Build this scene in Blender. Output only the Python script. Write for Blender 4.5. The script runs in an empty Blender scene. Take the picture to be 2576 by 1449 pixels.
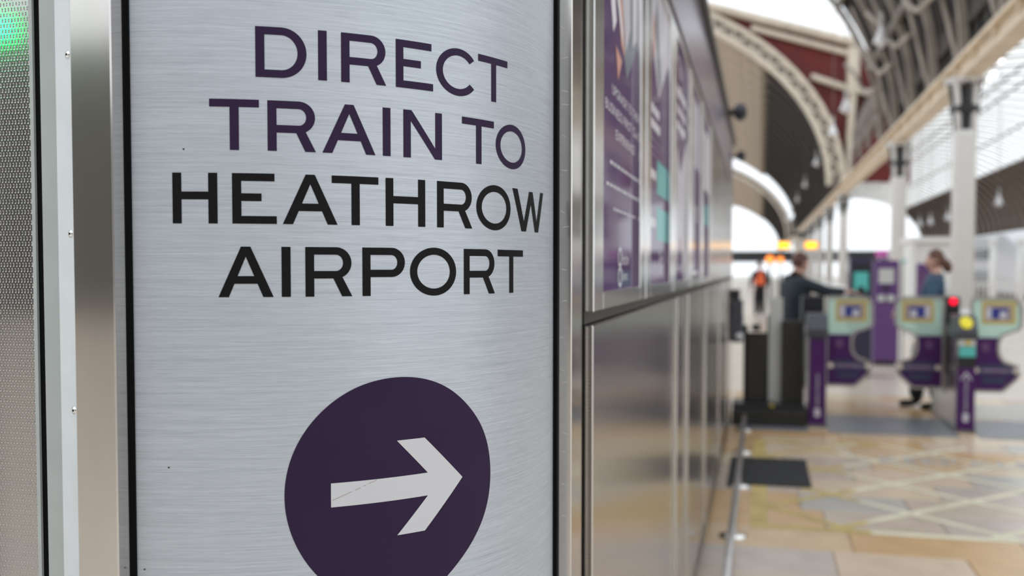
import bpy, bmesh, math, random
import numpy as np
from mathutils import Vector, Matrix

random.seed(7)
scene = bpy.context.scene
C = scene.collection
PI = math.pi

# ------------------------------------------------------------------ camera, sky, exposure
CAM_H = 1.5
YAW, PITCH, FPX, PPY = math.radians(14.06), math.radians(2.2105), 35 / 36 * 2576, 773.0
cam_d = bpy.data.cameras.new('camera')
cam = bpy.data.objects.new('camera', cam_d)
C.objects.link(cam)
cam.location = (0, 0, CAM_H)
cam.rotation_euler = (PI / 2 - PITCH, 0, YAW)
cam_d.lens, cam_d.sensor_width, cam_d.sensor_fit = 35, 36, 'HORIZONTAL'
cam_d.shift_y = (PPY - 724.5) / 2576
cam_d.clip_start, cam_d.clip_end = 0.05, 900
cam_d.dof.use_dof = True
cam_d.dof.focus_distance = 1.20
cam_d.dof.aperture_fstop = 3.4
cam_d.dof.aperture_blades = 8
scene.camera = cam

world = bpy.data.worlds.new('overcast_sky')
scene.world = world
world.use_nodes = True
bg = world.node_tree.nodes['Background']
bg.inputs['Color'].default_value = (0.90, 0.95, 1.0, 1)
bg.inputs['Strength'].default_value = 1.0
vs = scene.view_settings
vs.view_transform, vs.look, vs.gamma, vs.exposure = 'Standard', 'None', 1.0, 0.60
vs.use_curve_mapping = False

# ------------------------------------------------------------------ pixel helpers (direction only; depth comes from the surface touched)
def ray(px, py):
    u, v = (px - 1288) / FPX, -(py - PPY) / FPX
    fw = math.cos(PITCH) + v * math.sin(PITCH)
    up = -math.sin(PITCH) + v * math.cos(PITCH)
    return Vector((u * math.cos(YAW) - fw * math.sin(YAW), u * math.sin(YAW) + fw * math.cos(YAW), up))
def on_floor(px, py, z=0.0):
    r = ray(px, py); t = (z - CAM_H) / r.z
    return Vector((r.x * t, r.y * t, z))
def on_x(px, py, x):
    r = ray(px, py); t = x / r.x
    return Vector((x, r.y * t, CAM_H + r.z * t))
def on_y(px, py, y):
    r = ray(px, py); t = y / r.y
    return Vector((r.x * t, y, CAM_H + r.z * t))

# ------------------------------------------------------------------ materials
M = {}
def mat(name, col, rough=0.5, metal=0.0, var=0.0, vscale=6.0, bump=0.0, bscale=60.0, emit=None, estr=1.0, coat=0.0, stretch=None, spec=0.5):
    m = bpy.data.materials.new(name); m.use_nodes = True
    nt = m.node_tree; b = nt.nodes['Principled BSDF']
    b.inputs['Base Color'].default_value = (*col, 1)
    b.inputs['Roughness'].default_value = rough
    b.inputs['Metallic'].default_value = metal
    b.inputs['Coat Weight'].default_value = coat
    b.inputs['Coat Roughness'].default_value = 0.05
    b.inputs['Specular IOR Level'].default_value = spec
    if emit:
        b.inputs['Emission Color'].default_value = (*emit, 1)
        b.inputs['Emission Strength'].default_value = estr
    if var or bump:
        tc = nt.nodes.new('ShaderNodeTexCoord')
        mp = nt.nodes.new('ShaderNodeMapping')
        if stretch: mp.inputs['Scale'].default_value = stretch
        nt.links.new(tc.outputs['Object'], mp.inputs['Vector'])
    if var:
        n = nt.nodes.new('ShaderNodeTexNoise'); n.inputs['Scale'].default_value = vscale; n.inputs['Detail'].default_value = 5
        r = nt.nodes.new('ShaderNodeValToRGB')
        r.color_ramp.elements[0].position = 0.3; r.color_ramp.elements[1].position = 0.7
        r.color_ramp.elements[0].color = (*[max(0, c * (1 - var)) for c in col], 1)
        r.color_ramp.elements[1].color = (*[min(1, c * (1 + var)) for c in col], 1)
        nt.links.new(mp.outputs[0], n.inputs['Vector']); nt.links.new(n.outputs['Fac'], r.inputs['Fac'])
        nt.links.new(r.outputs['Color'], b.inputs['Base Color'])
    if bump:
        n2 = nt.nodes.new('ShaderNodeTexNoise'); n2.inputs['Scale'].default_value = bscale; n2.inputs['Detail'].default_value = 3
        bp = nt.nodes.new('ShaderNodeBump'); bp.inputs['Strength'].default_value = bump; bp.inputs['Distance'].default_value = 0.002
        nt.links.new(mp.outputs[0], n2.inputs['Vector']); nt.links.new(n2.outputs['Fac'], bp.inputs['Height'])
        nt.links.new(bp.outputs['Normal'], b.inputs['Normal'])
    M[name] = m
    return m

mat('steel', (0.56, 0.54, 0.51), 0.16, 1.0, var=0.10, vscale=9, bump=0.03, bscale=40, stretch=(1, 1, 0.3))
mat('steel_bright', (0.78, 0.77, 0.75), 0.16, 1.0, var=0.05, vscale=12)
mat('steel_dark', (0.20, 0.20, 0.20), 0.4, 0.8, var=0.15, vscale=8)
mat('rubber', (0.004, 0.004, 0.0045), 0.6, spec=0.08)
mat('frame_paint', (0.42, 0.45, 0.44), 0.45, 0.1, var=0.04, vscale=20)
mat('frame_paint_pale', (0.66, 0.69, 0.71), 0.4, 0.1, var=0.04, vscale=20)
mat('emboss', (0.44, 0.425, 0.415), 0.08, 1.0)
mat('vinyl_purple', (0.026, 0.0125, 0.042), 0.5, var=0.08, vscale=14, spec=0.15)
mat('vinyl_black', (0.0065, 0.0062, 0.007), 0.5, spec=0.12)
mat('vinyl_white', (0.56, 0.56, 0.58), 0.45, var=0.02, vscale=8)
mat('red_mark', (0.35, 0.12, 0.14), 0.6)
mat('poster_purple', (0.085, 0.035, 0.125), 0.6, coat=0.45, spec=0.15)
mat('poster_white', (0.72, 0.70, 0.74), 0.6, coat=0.25, spec=0.15)
mat('poster_grey', (0.20, 0.22, 0.25), 0.6, coat=0.25, spec=0.15)
mat('poster_pale', (0.55, 0.53, 0.58), 0.6, coat=0.25, spec=0.15)
mat('poster_skin', (0.62, 0.33, 0.26), 0.6, coat=0.25, spec=0.15)
mat('poster_teal', (0.14, 0.42, 0.42), 0.6, coat=0.25, spec=0.15)
mat('fascia', (0.42, 0.39, 0.48), 0.2, 0.6, var=0.05, vscale=3)
mat('trim_dark', (0.028, 0.024, 0.02), 0.45)
mat('plinth', (0.015, 0.014, 0.013), 0.6)
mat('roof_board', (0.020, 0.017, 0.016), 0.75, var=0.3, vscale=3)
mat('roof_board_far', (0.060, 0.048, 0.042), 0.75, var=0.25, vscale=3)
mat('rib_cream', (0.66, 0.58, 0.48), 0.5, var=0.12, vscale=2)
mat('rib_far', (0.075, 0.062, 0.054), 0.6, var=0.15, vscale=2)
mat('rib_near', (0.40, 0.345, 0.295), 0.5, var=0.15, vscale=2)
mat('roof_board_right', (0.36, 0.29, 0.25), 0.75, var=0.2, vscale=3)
mat('post_steel', (0.58, 0.55, 0.52), 0.12, 1.0, var=0.10, vscale=9, stretch=(1, 1, 0.3))
mat('bar_tan', (0.37, 0.295, 0.225), 0.5, var=0.2, vscale=2)
mat('rib_dim', (0.22, 0.19, 0.165), 0.5, var=0.15, vscale=2)
mat('girder', (0.72, 0.60, 0.46), 0.5, var=0.12, vscale=1.5)
mat('column_white', (0.80, 0.79, 0.78), 0.4, var=0.04, vscale=3)
mat('column_dark', (0.025, 0.024, 0.028), 0.4)
mat('red_wall', (0.12, 0.007, 0.005), 0.6, var=0.2, vscale=0.8)
mat('lamp_white', (0.85, 0.85, 0.88), 0.3)
mat('grey_wall', (0.13, 0.125, 0.115), 0.8, var=0.25, vscale=1.2)
mat('dark_wall', (0.06, 0.062, 0.07), 0.7, var=0.3, vscale=1)
mat('white_wall', (0.78, 0.77, 0.76), 0.6, var=0.05, vscale=1)
mat('gate_steel', (0.42, 0.40, 0.39), 0.35, 0.9, var=0.1, vscale=6)
mat('gate_dark', (0.015, 0.015, 0.018), 0.4, 0.1, var=0.2, vscale=8)
mat('gate_grey', (0.06, 0.062, 0.075), 0.35, 0.3)
mat('gate_purple', (0.055, 0.008, 0.092), 0.5, spec=0.3)
mat('gate_navy', (0.025, 0.035, 0.085), 0.35)
mat('gate_violet', (0.12, 0.05, 0.14), 0.4)
mat('gate_blue', (0.02, 0.03, 0.22), 0.35)
mat('gate_yellow', (0.55, 0.40, 0.06), 0.4)
mat('gate_tan', (0.38, 0.30, 0.22), 0.4)
mat('reader_yellow', (0.85, 0.72, 0.03), 0.35)
mat('teal', (0.09, 0.46, 0.42), 0.4)
mat('brown_base', (0.022, 0.020, 0.017), 0.5, 0.2, var=0.2, vscale=6)
mat('red_light', (0.8, 0.0, 0.02), 0.3, emit=(1, 0.0, 0.03), estr=1.2)
mat('amber', (0.9, 0.4, 0.02), 0.4, emit=(1.0, 0.33, 0.012), estr=1.3)
mat('amber_core', (0.9, 0.6, 0.02), 0.4, emit=(1.0, 0.60, 0.015), estr=1.6)
mat('orange_lamp', (0.9, 0.3, 0.05), 0.4, emit=(1.0, 0.24, 0.03), estr=1.1)
mat('green_led', (0.05, 0.8, 0.3), 0.4, emit=(0.02, 1.0, 0.22), estr=8)
mat('white_led', (0.9, 0.9, 0.9), 0.4, emit=(1, 1, 1), estr=2.0)
mat('mat_rubber', (0.022, 0.022, 0.024), 0.7, bump=0.2)
mat('plate_grey', (0.24, 0.245, 0.27), 0.38, 0.3, var=0.1, vscale=5)
mat('yellow_paint', (0.52, 0.40, 0.15), 0.5, var=0.25, vscale=5)
mat('pale_paint', (0.70, 0.66, 0.50), 0.5, var=0.15, vscale=5)
mat('grey_paint', (0.40, 0.42, 0.44), 0.5, var=0.2, vscale=9)
mat('skin', (0.60, 0.34, 0.26), 0.5)
mat('hair_auburn', (0.085, 0.022, 0.011), 0.5, bump=0.3, bscale=90)
mat('hair_brown', (0.095, 0.036, 0.018), 0.5, bump=0.3, bscale=90)
mat('coat_navy', (0.010, 0.018, 0.028), 0.75, var=0.2, vscale=9)
mat('jacket_blue', (0.022, 0.062, 0.115), 0.65, var=0.2, vscale=9)
mat('trouser_black', (0.007, 0.007, 0.009), 0.8)
mat('hi_vis', (0.95, 0.16, 0.05), 0.6)
mat('machine_purple', (0.10, 0.035, 0.16), 0.4, coat=0.3)
mat('machine_dark', (0.025, 0.02, 0.05), 0.4, coat=0.3)
mat('panel_grey', (0.50, 0.50, 0.48), 0.4)
mat('pink', (0.62, 0.12, 0.45), 0.4)
mat('train_white', (0.80, 0.80, 0.84), 0.35)
mat('train_dark', (0.03, 0.03, 0.045), 0.2)
mat('box_green', (0.05, 0.14, 0.11), 0.5)

def panel_mat():                                    # printed brushed aluminium: horizontal hairlines in unrolled panel coordinates
    m = bpy.data.materials.new('brushed_panel'); m.use_nodes = True
    nt = m.node_tree; b = nt.nodes['Principled BSDF']
    uv = nt.nodes.new('ShaderNodeUVMap'); uv.uv_map = 'unrolled'
    outs = []
    for sc, det in (((13, 950, 1), 3), ((5, 330, 1), 4), ((40, 2300, 1), 2)):
        mp = nt.nodes.new('ShaderNodeMapping'); mp.inputs['Scale'].default_value = sc
        n = nt.nodes.new('ShaderNodeTexNoise'); n.inputs['Scale'].default_value = 1; n.inputs['Detail'].default_value = det
        n.inputs['Roughness'].default_value = 0.62
        nt.links.new(uv.outputs[0], mp.inputs['Vector']); nt.links.new(mp.outputs[0], n.inputs['Vector'])
        outs.append(n.outputs['Fac'])
    a1 = nt.nodes.new('ShaderNodeMath'); a1.operation = 'ADD'
    a2 = nt.nodes.new('ShaderNodeMath'); a2.operation = 'ADD'
    nt.links.new(outs[0], a1.inputs[0]); nt.links.new(outs[1], a1.inputs[1])
    nt.links.new(a1.outputs[0], a2.inputs[0]); nt.links.new(outs[2], a2.inputs[1])
    mr = nt.nodes.new('ShaderNodeMapRange')
    mr.inputs['From Min'].default_value = 1.1; mr.inputs['From Max'].default_value = 1.9
    nt.links.new(a2.outputs[0], mr.inputs['Value'])
    r = nt.nodes.new('ShaderNodeValToRGB')
    r.color_ramp.elements[0].color = (0.37, 0.40, 0.44, 1); r.color_ramp.elements[1].color = (0.575, 0.61, 0.66, 1)
    nt.links.new(mr.outputs[0], r.inputs['Fac']); nt.links.new(r.outputs['Color'], b.inputs['Base Color'])
    bp = nt.nodes.new('ShaderNodeBump'); bp.inputs['Strength'].default_value = 0.06; bp.inputs['Distance'].default_value = 0.0004
    nt.links.new(a2.outputs[0], bp.inputs['Height']); nt.links.new(bp.outputs['Normal'], b.inputs['Normal'])
    b.inputs['Metallic'].default_value = 0.35; b.inputs['Roughness'].default_value = 0.42
    M['brushed_panel'] = m
panel_mat()

def linen_mat():                                    # fine diagonal linen emboss of the lower kiosk cladding
    m = mat('linen_steel', (0.60, 0.575, 0.55), 0.14, 1.0)
    nt = m.node_tree; b = nt.nodes['Principled BSDF']
    tc = nt.nodes.new('ShaderNodeTexCoord')
    mp = nt.nodes.new('ShaderNodeMapping'); mp.inputs['Rotation'].default_value = (math.radians(40), 0, 0)
    w = nt.nodes.new('ShaderNodeTexWave'); w.inputs['Scale'].default_value = 60; w.bands_direction = 'Z'
    w.inputs['Distortion'].default_value = 0.4
    bp = nt.nodes.new('ShaderNodeBump'); bp.inputs['Strength'].default_value = 0.10; bp.inputs['Distance'].default_value = 0.001
    nt.links.new(tc.outputs['Object'], mp.inputs[0]); nt.links.new(mp.outputs[0], w.inputs[0])
    nt.links.new(w.outputs['Fac'], bp.inputs['Height']); nt.links.new(bp.outputs['Normal'], b.inputs['Normal'])
linen_mat()

def glass_mat():                                    # obscured roof glazing: passes and scatters daylight
    m = bpy.data.materials.new('roof_glass'); m.use_nodes = True
    nt = m.node_tree; nt.nodes.clear()
    o = nt.nodes.new('ShaderNodeOutputMaterial'); mx = nt.nodes.new('ShaderNodeMixShader')
    t = nt.nodes.new('ShaderNodeBsdfTransparent'); d = nt.nodes.new('ShaderNodeBsdfTranslucent')
    t.inputs[0].default_value = (0.99, 0.99, 0.98, 1); d.inputs[0].default_value = (0.95, 0.95, 0.93, 1)
    mx.inputs[0].default_value = 0.10
    nt.links.new(t.outputs[0], mx.inputs[1]); nt.links.new(d.outputs[0], mx.inputs[2]); nt.links.new(mx.outputs[0], o.inputs[0])
    M['roof_glass'] = m
    m = bpy.data.materials.new('gate_glass'); m.use_nodes = True
    nt = m.node_tree; nt.nodes.clear()
    o = nt.nodes.new('ShaderNodeOutputMaterial'); mx = nt.nodes.new('ShaderNodeMixShader')
    t = nt.nodes.new('ShaderNodeBsdfTransparent'); d = nt.nodes.new('ShaderNodeBsdfPrincipled')
    t.inputs[0].default_value = (0.72, 0.86, 0.80, 1)
    d.inputs['Base Color'].default_value = (0.66, 0.84, 0.76, 1); d.inputs['Roughness'].default_value = 0.15
    mx.inputs[0].default_value = 0.55
    nt.links.new(t.outputs[0], mx.inputs[1]); nt.links.new(d.outputs[0], mx.inputs[2]); nt.links.new(mx.outputs[0], o.inputs[0])
    M['gate_glass'] = m
glass_mat()

def tile_mat():                                     # York / sandstone paving, one tone per slab
    m = bpy.data.materials.new('stone_slab'); m.use_nodes = True
    nt = m.node_tree; b = nt.nodes['Principled BSDF']
    oi = nt.nodes.new('ShaderNodeObjectInfo')
    r = nt.nodes.new('ShaderNodeValToRGB'); r.color_ramp.interpolation = 'CONSTANT'
    cols = [(0.0, (0.64, 0.46, 0.28)), (0.22, (0.70, 0.56, 0.40)), (0.44, (0.54, 0.46, 0.40)), (0.56, (0.62, 0.40, 0.20)),
            (0.70, (0.50, 0.465, 0.42)), (0.78, (0.68, 0.53, 0.40)), (0.90, (0.58, 0.47, 0.38))]
    e = r.color_ramp.elements
    e[0].position, e[0].color = cols[0][0], (*cols[0][1], 1); e[1].position, e[1].color = cols[1][0], (*cols[1][1], 1)
    for p, c in cols[2:]:
        k = e.new(p); k.color = (*c, 1)
    nt.links.new(oi.outputs['Random'], r.inputs['Fac'])
    tc = nt.nodes.new('ShaderNodeTexCoord')
    n = nt.nodes.new('ShaderNodeTexNoise'); n.inputs['Scale'].default_value = 5; n.inputs['Detail'].default_value = 6
    nt.links.new(tc.outputs['Object'], n.inputs['Vector'])
    mx = nt.nodes.new('ShaderNodeMixRGB'); mx.blend_type = 'MULTIPLY'; mx.inputs[0].default_value = 0.35
    nt.links.new(r.outputs['Color'], mx.inputs[1])
    r2 = nt.nodes.new('ShaderNodeValToRGB'); r2.color_ramp.elements[0].position = 0.3; r2.color_ramp.elements[1].position = 0.65
    r2.color_ramp.elements[0].color = (0.6, 0.58, 0.56, 1)
    nt.links.new(n.outputs['Fac'], r2.inputs['Fac']); nt.links.new(r2.outputs['Color'], mx.inputs[2])
    nt.links.new(mx.outputs[0], b.inputs['Base Color'])
    b.inputs['Roughness'].default_value = 0.27
    M['stone_slab'] = m
    m = mat('stone_far', (0.62, 0.55, 0.46), 0.25)
    nt = m.node_tree; b = nt.nodes['Principled BSDF']
    tc = nt.nodes.new('ShaderNodeTexCoord')
    br = nt.nodes.new('ShaderNodeTexBrick'); br.inputs['Scale'].default_value = 1.0
    br.inputs['Brick Width'].default_value = 0.75; br.inputs['Row Height'].default_value = 0.47; br.inputs['Mortar Size'].default_value = 0.004
    br.inputs['Color1'].default_value = (0.70, 0.60, 0.48, 1); br.inputs['Color2'].default_value = (0.62, 0.55, 0.48, 1)
    br.inputs['Mortar'].default_value = (0.40, 0.36, 0.31, 1)
    nt.links.new(tc.outputs['Object'], br.inputs['Vector']); nt.links.new(br.outputs['Color'], b.inputs['Base Color'])
tile_mat()

# ------------------------------------------------------------------ mesh helpers
class MB:
    def __init__(s): s.v, s.f = [], []
    def add(s, vs_, fs):
        o = len(s.v); s.v += [tuple(p) for p in vs_]; s.f += [tuple(i + o for i in f) for f in fs]; return s
    def box(s, lo, hi):
        x0, y0, z0 = lo; x1, y1, z1 = hi
        return s.add([(x0, y0, z0), (x1, y0, z0), (x1, y1, z0), (x0, y1, z0), (x0, y0, z1), (x1, y0, z1), (x1, y1, z1), (x0, y1, z1)],
                     [(0, 3, 2, 1), (4, 5, 6, 7), (0, 1, 5, 4), (1, 2, 6, 5), (2, 3, 7, 6), (3, 0, 4, 7)])
    def bbox(s, lo, hi, b):                         # box with chamfered vertical and top edges
        x0, y0, z0 = lo; x1, y1, z1 = hi
        def ring(x0, y0, x1, y1, z, c): return [(x0 + c, y0, z), (x1 - c, y0, z), (x1, y0 + c, z), (x1, y1 - c, z), (x1 - c, y1, z), (x0 + c, y1, z), (x0, y1 - c, z), (x0, y0 + c, z)]
        return s.loft([ring(x0 + b, y0 + b, x1 - b, y1 - b, z0, b * .5), ring(x0, y0, x1, y1, z0 + b, b), ring(x0, y0, x1, y1, z1 - b, b), ring(x0 + b, y0 + b, x1 - b, y1 - b, z1, b * .5)])
    def loft(s, rings, cap=True, closed=True):
        n = len(rings[0]); vs_, fs = [p for r in rings for p in r], []
        for k in range(len(rings) - 1):
            for i in range(n if closed else n - 1):
                j = (i + 1) % n
                fs.append((k * n + i, k * n + j, (k + 1) * n + j, (k + 1) * n + i))
        if cap: fs += [tuple(range(n))[::-1], tuple((len(rings) - 1) * n + i for i in range(n))]
        return s.add(vs_, fs)
    def tube(s, pts, r, n=10, cap=True):
        pts = [Vector(p) for p in pts]; rings = []
        for i, p in enumerate(pts):
            t = (pts[min(i + 1, len(pts) - 1)] - pts[max(i - 1, 0)]).normalized()
            a = Vector((0, 0, 1)) if abs(t.z) < 0.9 else Vector((1, 0, 0))
            u = t.cross(a).normalized(); w = u.cross(t)
            rr = r[i] if isinstance(r, (list, tuple)) else r
            rings.append([p + u * (rr * math.cos(2 * PI * k / n)) + w * (rr * math.sin(2 * PI * k / n)) for k in range(n)])
        return s.loft(rings, cap)
    def lathe(s, prof, c=(0, 0, 0), n=20, cap=True):
        return s.loft([[(c[0] + r * math.cos(2 * PI * k / n), c[1] + r * math.sin(2 * PI * k / n), c[2] + z) for k in range(n)] for r, z in prof], cap)
    def prism(s, poly, fn, d0, d1):                 # polygon (2-D) extruded through depth; fn(u, v, d) -> xyz
        n = len(poly)
        vs_ = [fn(u, v, d0) for u, v in poly] + [fn(u, v, d1) for u, v in poly]
        return s.add(vs_, [tuple(range(n))[::-1], tuple(range(n, 2 * n))] + [(i, (i + 1) % n, n + (i + 1) % n, n + i) for i in range(n)])
    def mesh(s, name, smooth=False):
        me = bpy.data.meshes.new(name); me.from_pydata(s.v, [], s.f)
        bm = bmesh.new(); bm.from_mesh(me); bmesh.ops.recalc_face_normals(bm, faces=bm.faces); bm.to_mesh(me); bm.free()
        if smooth:
            for p in me.polygons: p.use_smooth = True
        return me
    def build(s, name, m, parent=None, smooth=False):
        return obj(name, s.mesh(name, smooth), m, parent)

def obj(name, me, m, parent=None, loc=None, rot=None):
    o = bpy.data.objects.new(name, me); C.objects.link(o)
    if me is not None and m and not me.materials: me.materials.append(M[m])
    if parent is not None: o.parent = parent
    if loc is not None: o.location = loc
    if rot is not None: o.rotation_euler = rot
    return o
def box(name, lo, hi, m, parent=None, b=0.0):
    return (MB().bbox(lo, hi, b) if b else MB().box(lo, hi)).build(name, m, parent)
def tag(o, label=None, cat=None, group=None, kind=None):
    for k, v in (('label', label), ('category', cat), ('group', group), ('kind', kind)):
        if v: o[k] = v
    return o
def thing(name, label, cat, loc=(0, 0, 0), rz=0.0, group=None, kind=None):
    o = bpy.data.objects.new(name, None); C.objects.link(o)
    o.location = loc; o.rotation_euler = (0, 0, rz); o.empty_display_size = 0.1
    return tag(o, label, cat, group, kind)
def copy_tree(o, parent=None):
    c = o.copy(); C.objects.link(c); c.parent = parent
    for ch in list(o.children): copy_tree(ch, c)
    return c
def text_mesh(s, name='lettering'):                 # text normalised to its own bounding box (0..1, 0..1), as flat print
    cu = bpy.data.curves.new('t', 'FONT'); cu.body = s; cu.resolution_u = 3
    o = bpy.data.objects.new('t', cu); C.objects.link(o)
    bpy.context.view_layer.update()
    me = bpy.data.meshes.new_from_object(o.evaluated_get(bpy.context.evaluated_depsgraph_get()))
    bpy.data.objects.remove(o); bpy.data.curves.remove(cu)
    co = np.array([v.co[:] for v in me.vertices]); lo, hi = co.min(0), co.max(0)
    return co[:, :2] - lo[:2], hi[:2] - lo[:2], [tuple(p.vertices) for p in me.polygons]
def text(name, s, m, parent, fn, w, h):             # fn(u, v) -> xyz, u in 0..w, v in 0..h
    co, ext, fs = text_mesh(s)
    me = bpy.data.meshes.new(name); me.from_pydata([fn(x / ext[0] * w, y / ext[1] * h) for x, y in co], [], fs)
    return obj(name, me, m, parent)

# ================================================================== SETTING: floor
fl = thing('floor', 'pale sandstone concourse floor of large slabs in beige peach and grey', 'floor', kind='structure')
box('floor_bed', (-70, -40, -0.3), (70, 260, -0.012), 'stone_far', fl)
y, row = 3.66, 0
slab_cache = {}
row_off = [0.38, 0.12, -0.10, 0.30, 0.05]
while y < 12.2:
    d = 0.46 if y < 9.4 else 0.56
    x = -0.30; k = 0
    cut = [x]
    xx = row_off[row % 5] - 0.66 * 2
    if abs(y - 5.04) < 0.3: xx = 0.38 - 0.66 * 2
    while xx < 6.2:
        xx += 0.66 if abs(y - 5.04) < 0.3 else random.choice((0.55, 0.66, 0.78, 0.9))
        if xx > -0.1: cut.append(xx)
    for a, b_ in zip(cut, cut[1:]):
        w = round(b_ - a, 2)
        key = (w, d)
        if key not in slab_cache:
            slab_cache[key] = MB().bbox((0.003, 0.003, -0.03), (w - 0.003, d - 0.003, 0), 0.003).mesh('slab')
        obj('slab', slab_cache[key], 'stone_slab', fl, (a, y, 0))
    y += d; row += 1
# yellow criss-cross box painted on the slabs, with lettering
def paint_strip(a, b_, w, m, name='painted_line', z=0.0012):
    a, b_ = Vector(a), Vector(b_); t = (b_ - a).normalized(); n = Vector((-t.y, t.x)) * w / 2
    vs_ = [(*(a + n), z), (*(a - n), z), (*(b_ - n), z), (*(b_ + n), z)]
    MB().add(vs_, [(0, 1, 2, 3)]).build(name, m, fl)
BX0, BX1, BY0, BY1 = 0.0, 3.3, 5.94, 8.95
paint_strip((BX0, BY0 - .05), (BX0, BY1), 0.10, 'yellow_paint')
paint_strip((BX0, BY0), (0.62, BY0), 0.085, 'yellow_paint', z=.0010); paint_strip((0.62, BY0), (BX1, BY0), 0.075, 'pale_paint', z=.0010)
paint_strip((BX0, BY1), (1.1, BY1), 0.085, 'yellow_paint', z=.0010)
def clip_diag(c, sgn):
    pts = []
    for X in (BX0, BX1):
        Y = c + sgn * X
        if BY0 <= Y <= BY1: pts.append((X, Y))
    for Y in (BY0, BY1):
        X = (Y - c) / sgn
        if BX0 < X < BX1: pts.append((X, Y))
    return sorted(pts)[:2]
k = 0
for c, sg in [(6.42 + .86 * i, 1) for i in range(-3, 3)] + [(6.50 + .86 * i, -1) for i in range(0, 6)]:
    p = clip_diag(c, sg)
    if len(p) == 2 and (Vector(p[1]) - Vector(p[0])).length > .3:
        a, b_ = Vector(p[0]), Vector(p[1]); k += 1
        xm = 0.62
        if a.x < xm < b_.x:
            mid = a + (b_ - a) * ((xm - a.x) / (b_.x - a.x))
            paint_strip(a, mid, 0.06, 'yellow_paint', z=.0014 + k * 2e-5); paint_strip(mid, b_, 0.06, 'pale_paint', z=.0014 + k * 2e-5)
        else:
            paint_strip(a, b_, 0.06, 'pale_paint' if a.x >= xm else 'yellow_paint', z=.0014 + k * 2e-5)
text('painted_lettering', 'KEEP CLEAR', 'grey_paint', fl, lambda u, v: (0.92 + u, 8.12 + v, 0.0022), 1.45, 0.26)
for i, (x0, x1) in enumerate(((-0.2, 0.44), (0.61, 1.73), (1.90, 3.0))):
    MB().bbox((x0, 9.50, 0), (x1, 10.62, 0.006), 0.002).build('steel_floor_plate', 'plate_grey', fl)

# ================================================================== SETTING: train shed roof
CX0, CA, CB, ZS = -11.05, 14.5, 9.7, 5.2            # central vault
RX0, RA, RB, RZS = 15.5, 12.0, 8.4, 5.7             # right-hand vault
def arc_pts(x0, a, b, zs, t0, t1, n): return [(x0 + a * math.cos(t0 + (t1 - t0) * i / n), zs + b * math.sin(t0 + (t1 - t0) * i / n)) for i in range(n + 1)]
def arc_band(x0, a, b, zs, t0, t1, n, depth, w):    # curved beam, depth measured inward
    o_, i_ = arc_pts(x0, a, b, zs, t0, t1, n), arc_pts(x0, a - depth, b - depth, zs, t0, t1, n)
    mb = MB()
    mb.loft([[(p[0], -w / 2, p[1]), (p[0], w / 2, p[1]), (q_[0], w / 2, q_[1]), (q_[0], -w / 2, q_[1])] for p, q_ in zip(o_, i_)])
    return mb
def arc_sheet(x0, a, b, zs, t0, t1, n, ylen, off=0.0, th=0.0):
    pts = arc_pts(x0, a + off, b + off, zs, t0, t1, n)
    mb = MB()
    if th:
        p2 = arc_pts(x0, a + off + th, b + off + th, zs, t0, t1, n)
        mb.loft([[(p[0], 0, p[1]), (p[0], ylen, p[1]), (q_[0], ylen, q_[1]), (q_[0], 0, q_[1])] for p, q_ in zip(pts, p2)])
    else:
        mb.add([(p[0], yy, p[1]) for p in pts for yy in (0, ylen)], [(2 * i, 2 * i + 1, 2 * i + 3, 2 * i + 2) for i in range(n)])
    return mb.mesh('sheet', True)

BAY = 3.05
ceil_c = thing('ceiling', 'dark ribbed central vault of the train shed with iron ribs', 'roof', kind='structure')
tg = math.acos(11.05 / CA)                          # boards reach from the springing up to this angle; glass above
rib_me = arc_band(CX0, CA, CB, ZS, 0, PI * .86, 44, 0.15, 0.12).mesh('rib')
edge_me = arc_band(CX0, CA + .1, CB + .1, ZS, 0, PI * .86, 44, 0.20, 0.45).mesh('edge_rib')
edge_in = arc_band(CX0, CA - .50, CB - .50, ZS, 0, PI * .86, 44, 0.20, 0.45).mesh('edge_rib_inner')
edge_web = arc_band(CX0, CA - .08, CB - .08, ZS, 0, PI * .86, 44, 0.45, 0.10).mesh('edge_rib_web')
far_rib_me = arc_band(CX0, CA, CB, ZS, 0, tg, 14, 0.15, 0.12).mesh('rib')
far_top_me = arc_band(CX0, CA, CB, ZS, tg, PI * .86, 34, 0.15, 0.12).mesh('rib_crown')
bar_me = arc_band(CX0, CA + .02, CB + .02, ZS, tg - .03, PI * .80, 26, 0.30, 0.06).mesh('glazing_bar')
far_bar_me = bar_me.copy()
board_me = arc_sheet(CX0, CA, CB, ZS, 0.0, tg + .01, 14, BAY, 0.06, 0.05)
glass_me = arc_sheet(CX0, CA, CB, ZS, tg, PI * .80, 26, BAY, 0.05)
plank_me = arc_band(CX0, CA + .06, CB + .06, ZS, 0.02, tg, 14, 0.05, 0.10).mesh('board_batten')
purlin_me = {}
for tt in (0.22, 0.42, 0.60):
    px_, pz_ = CX0 + (CA - .1) * math.cos(tt), ZS + (CB - .1) * math.sin(tt)
    purlin_me[tt] = MB().box((px_ - .06, 0.07, pz_ - .10), (px_ + .06, BAY - .07, pz_ + .10)).mesh('purlin')
Y0 = 31.0
ys = [Y0 - BAY * k for k in range(8)]               # near part of the vault, in front of the transept
for i, yy in enumerate(ys): obj('rib', rib_me, 'rib_near', ceil_c, (0, yy, 0))
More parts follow.
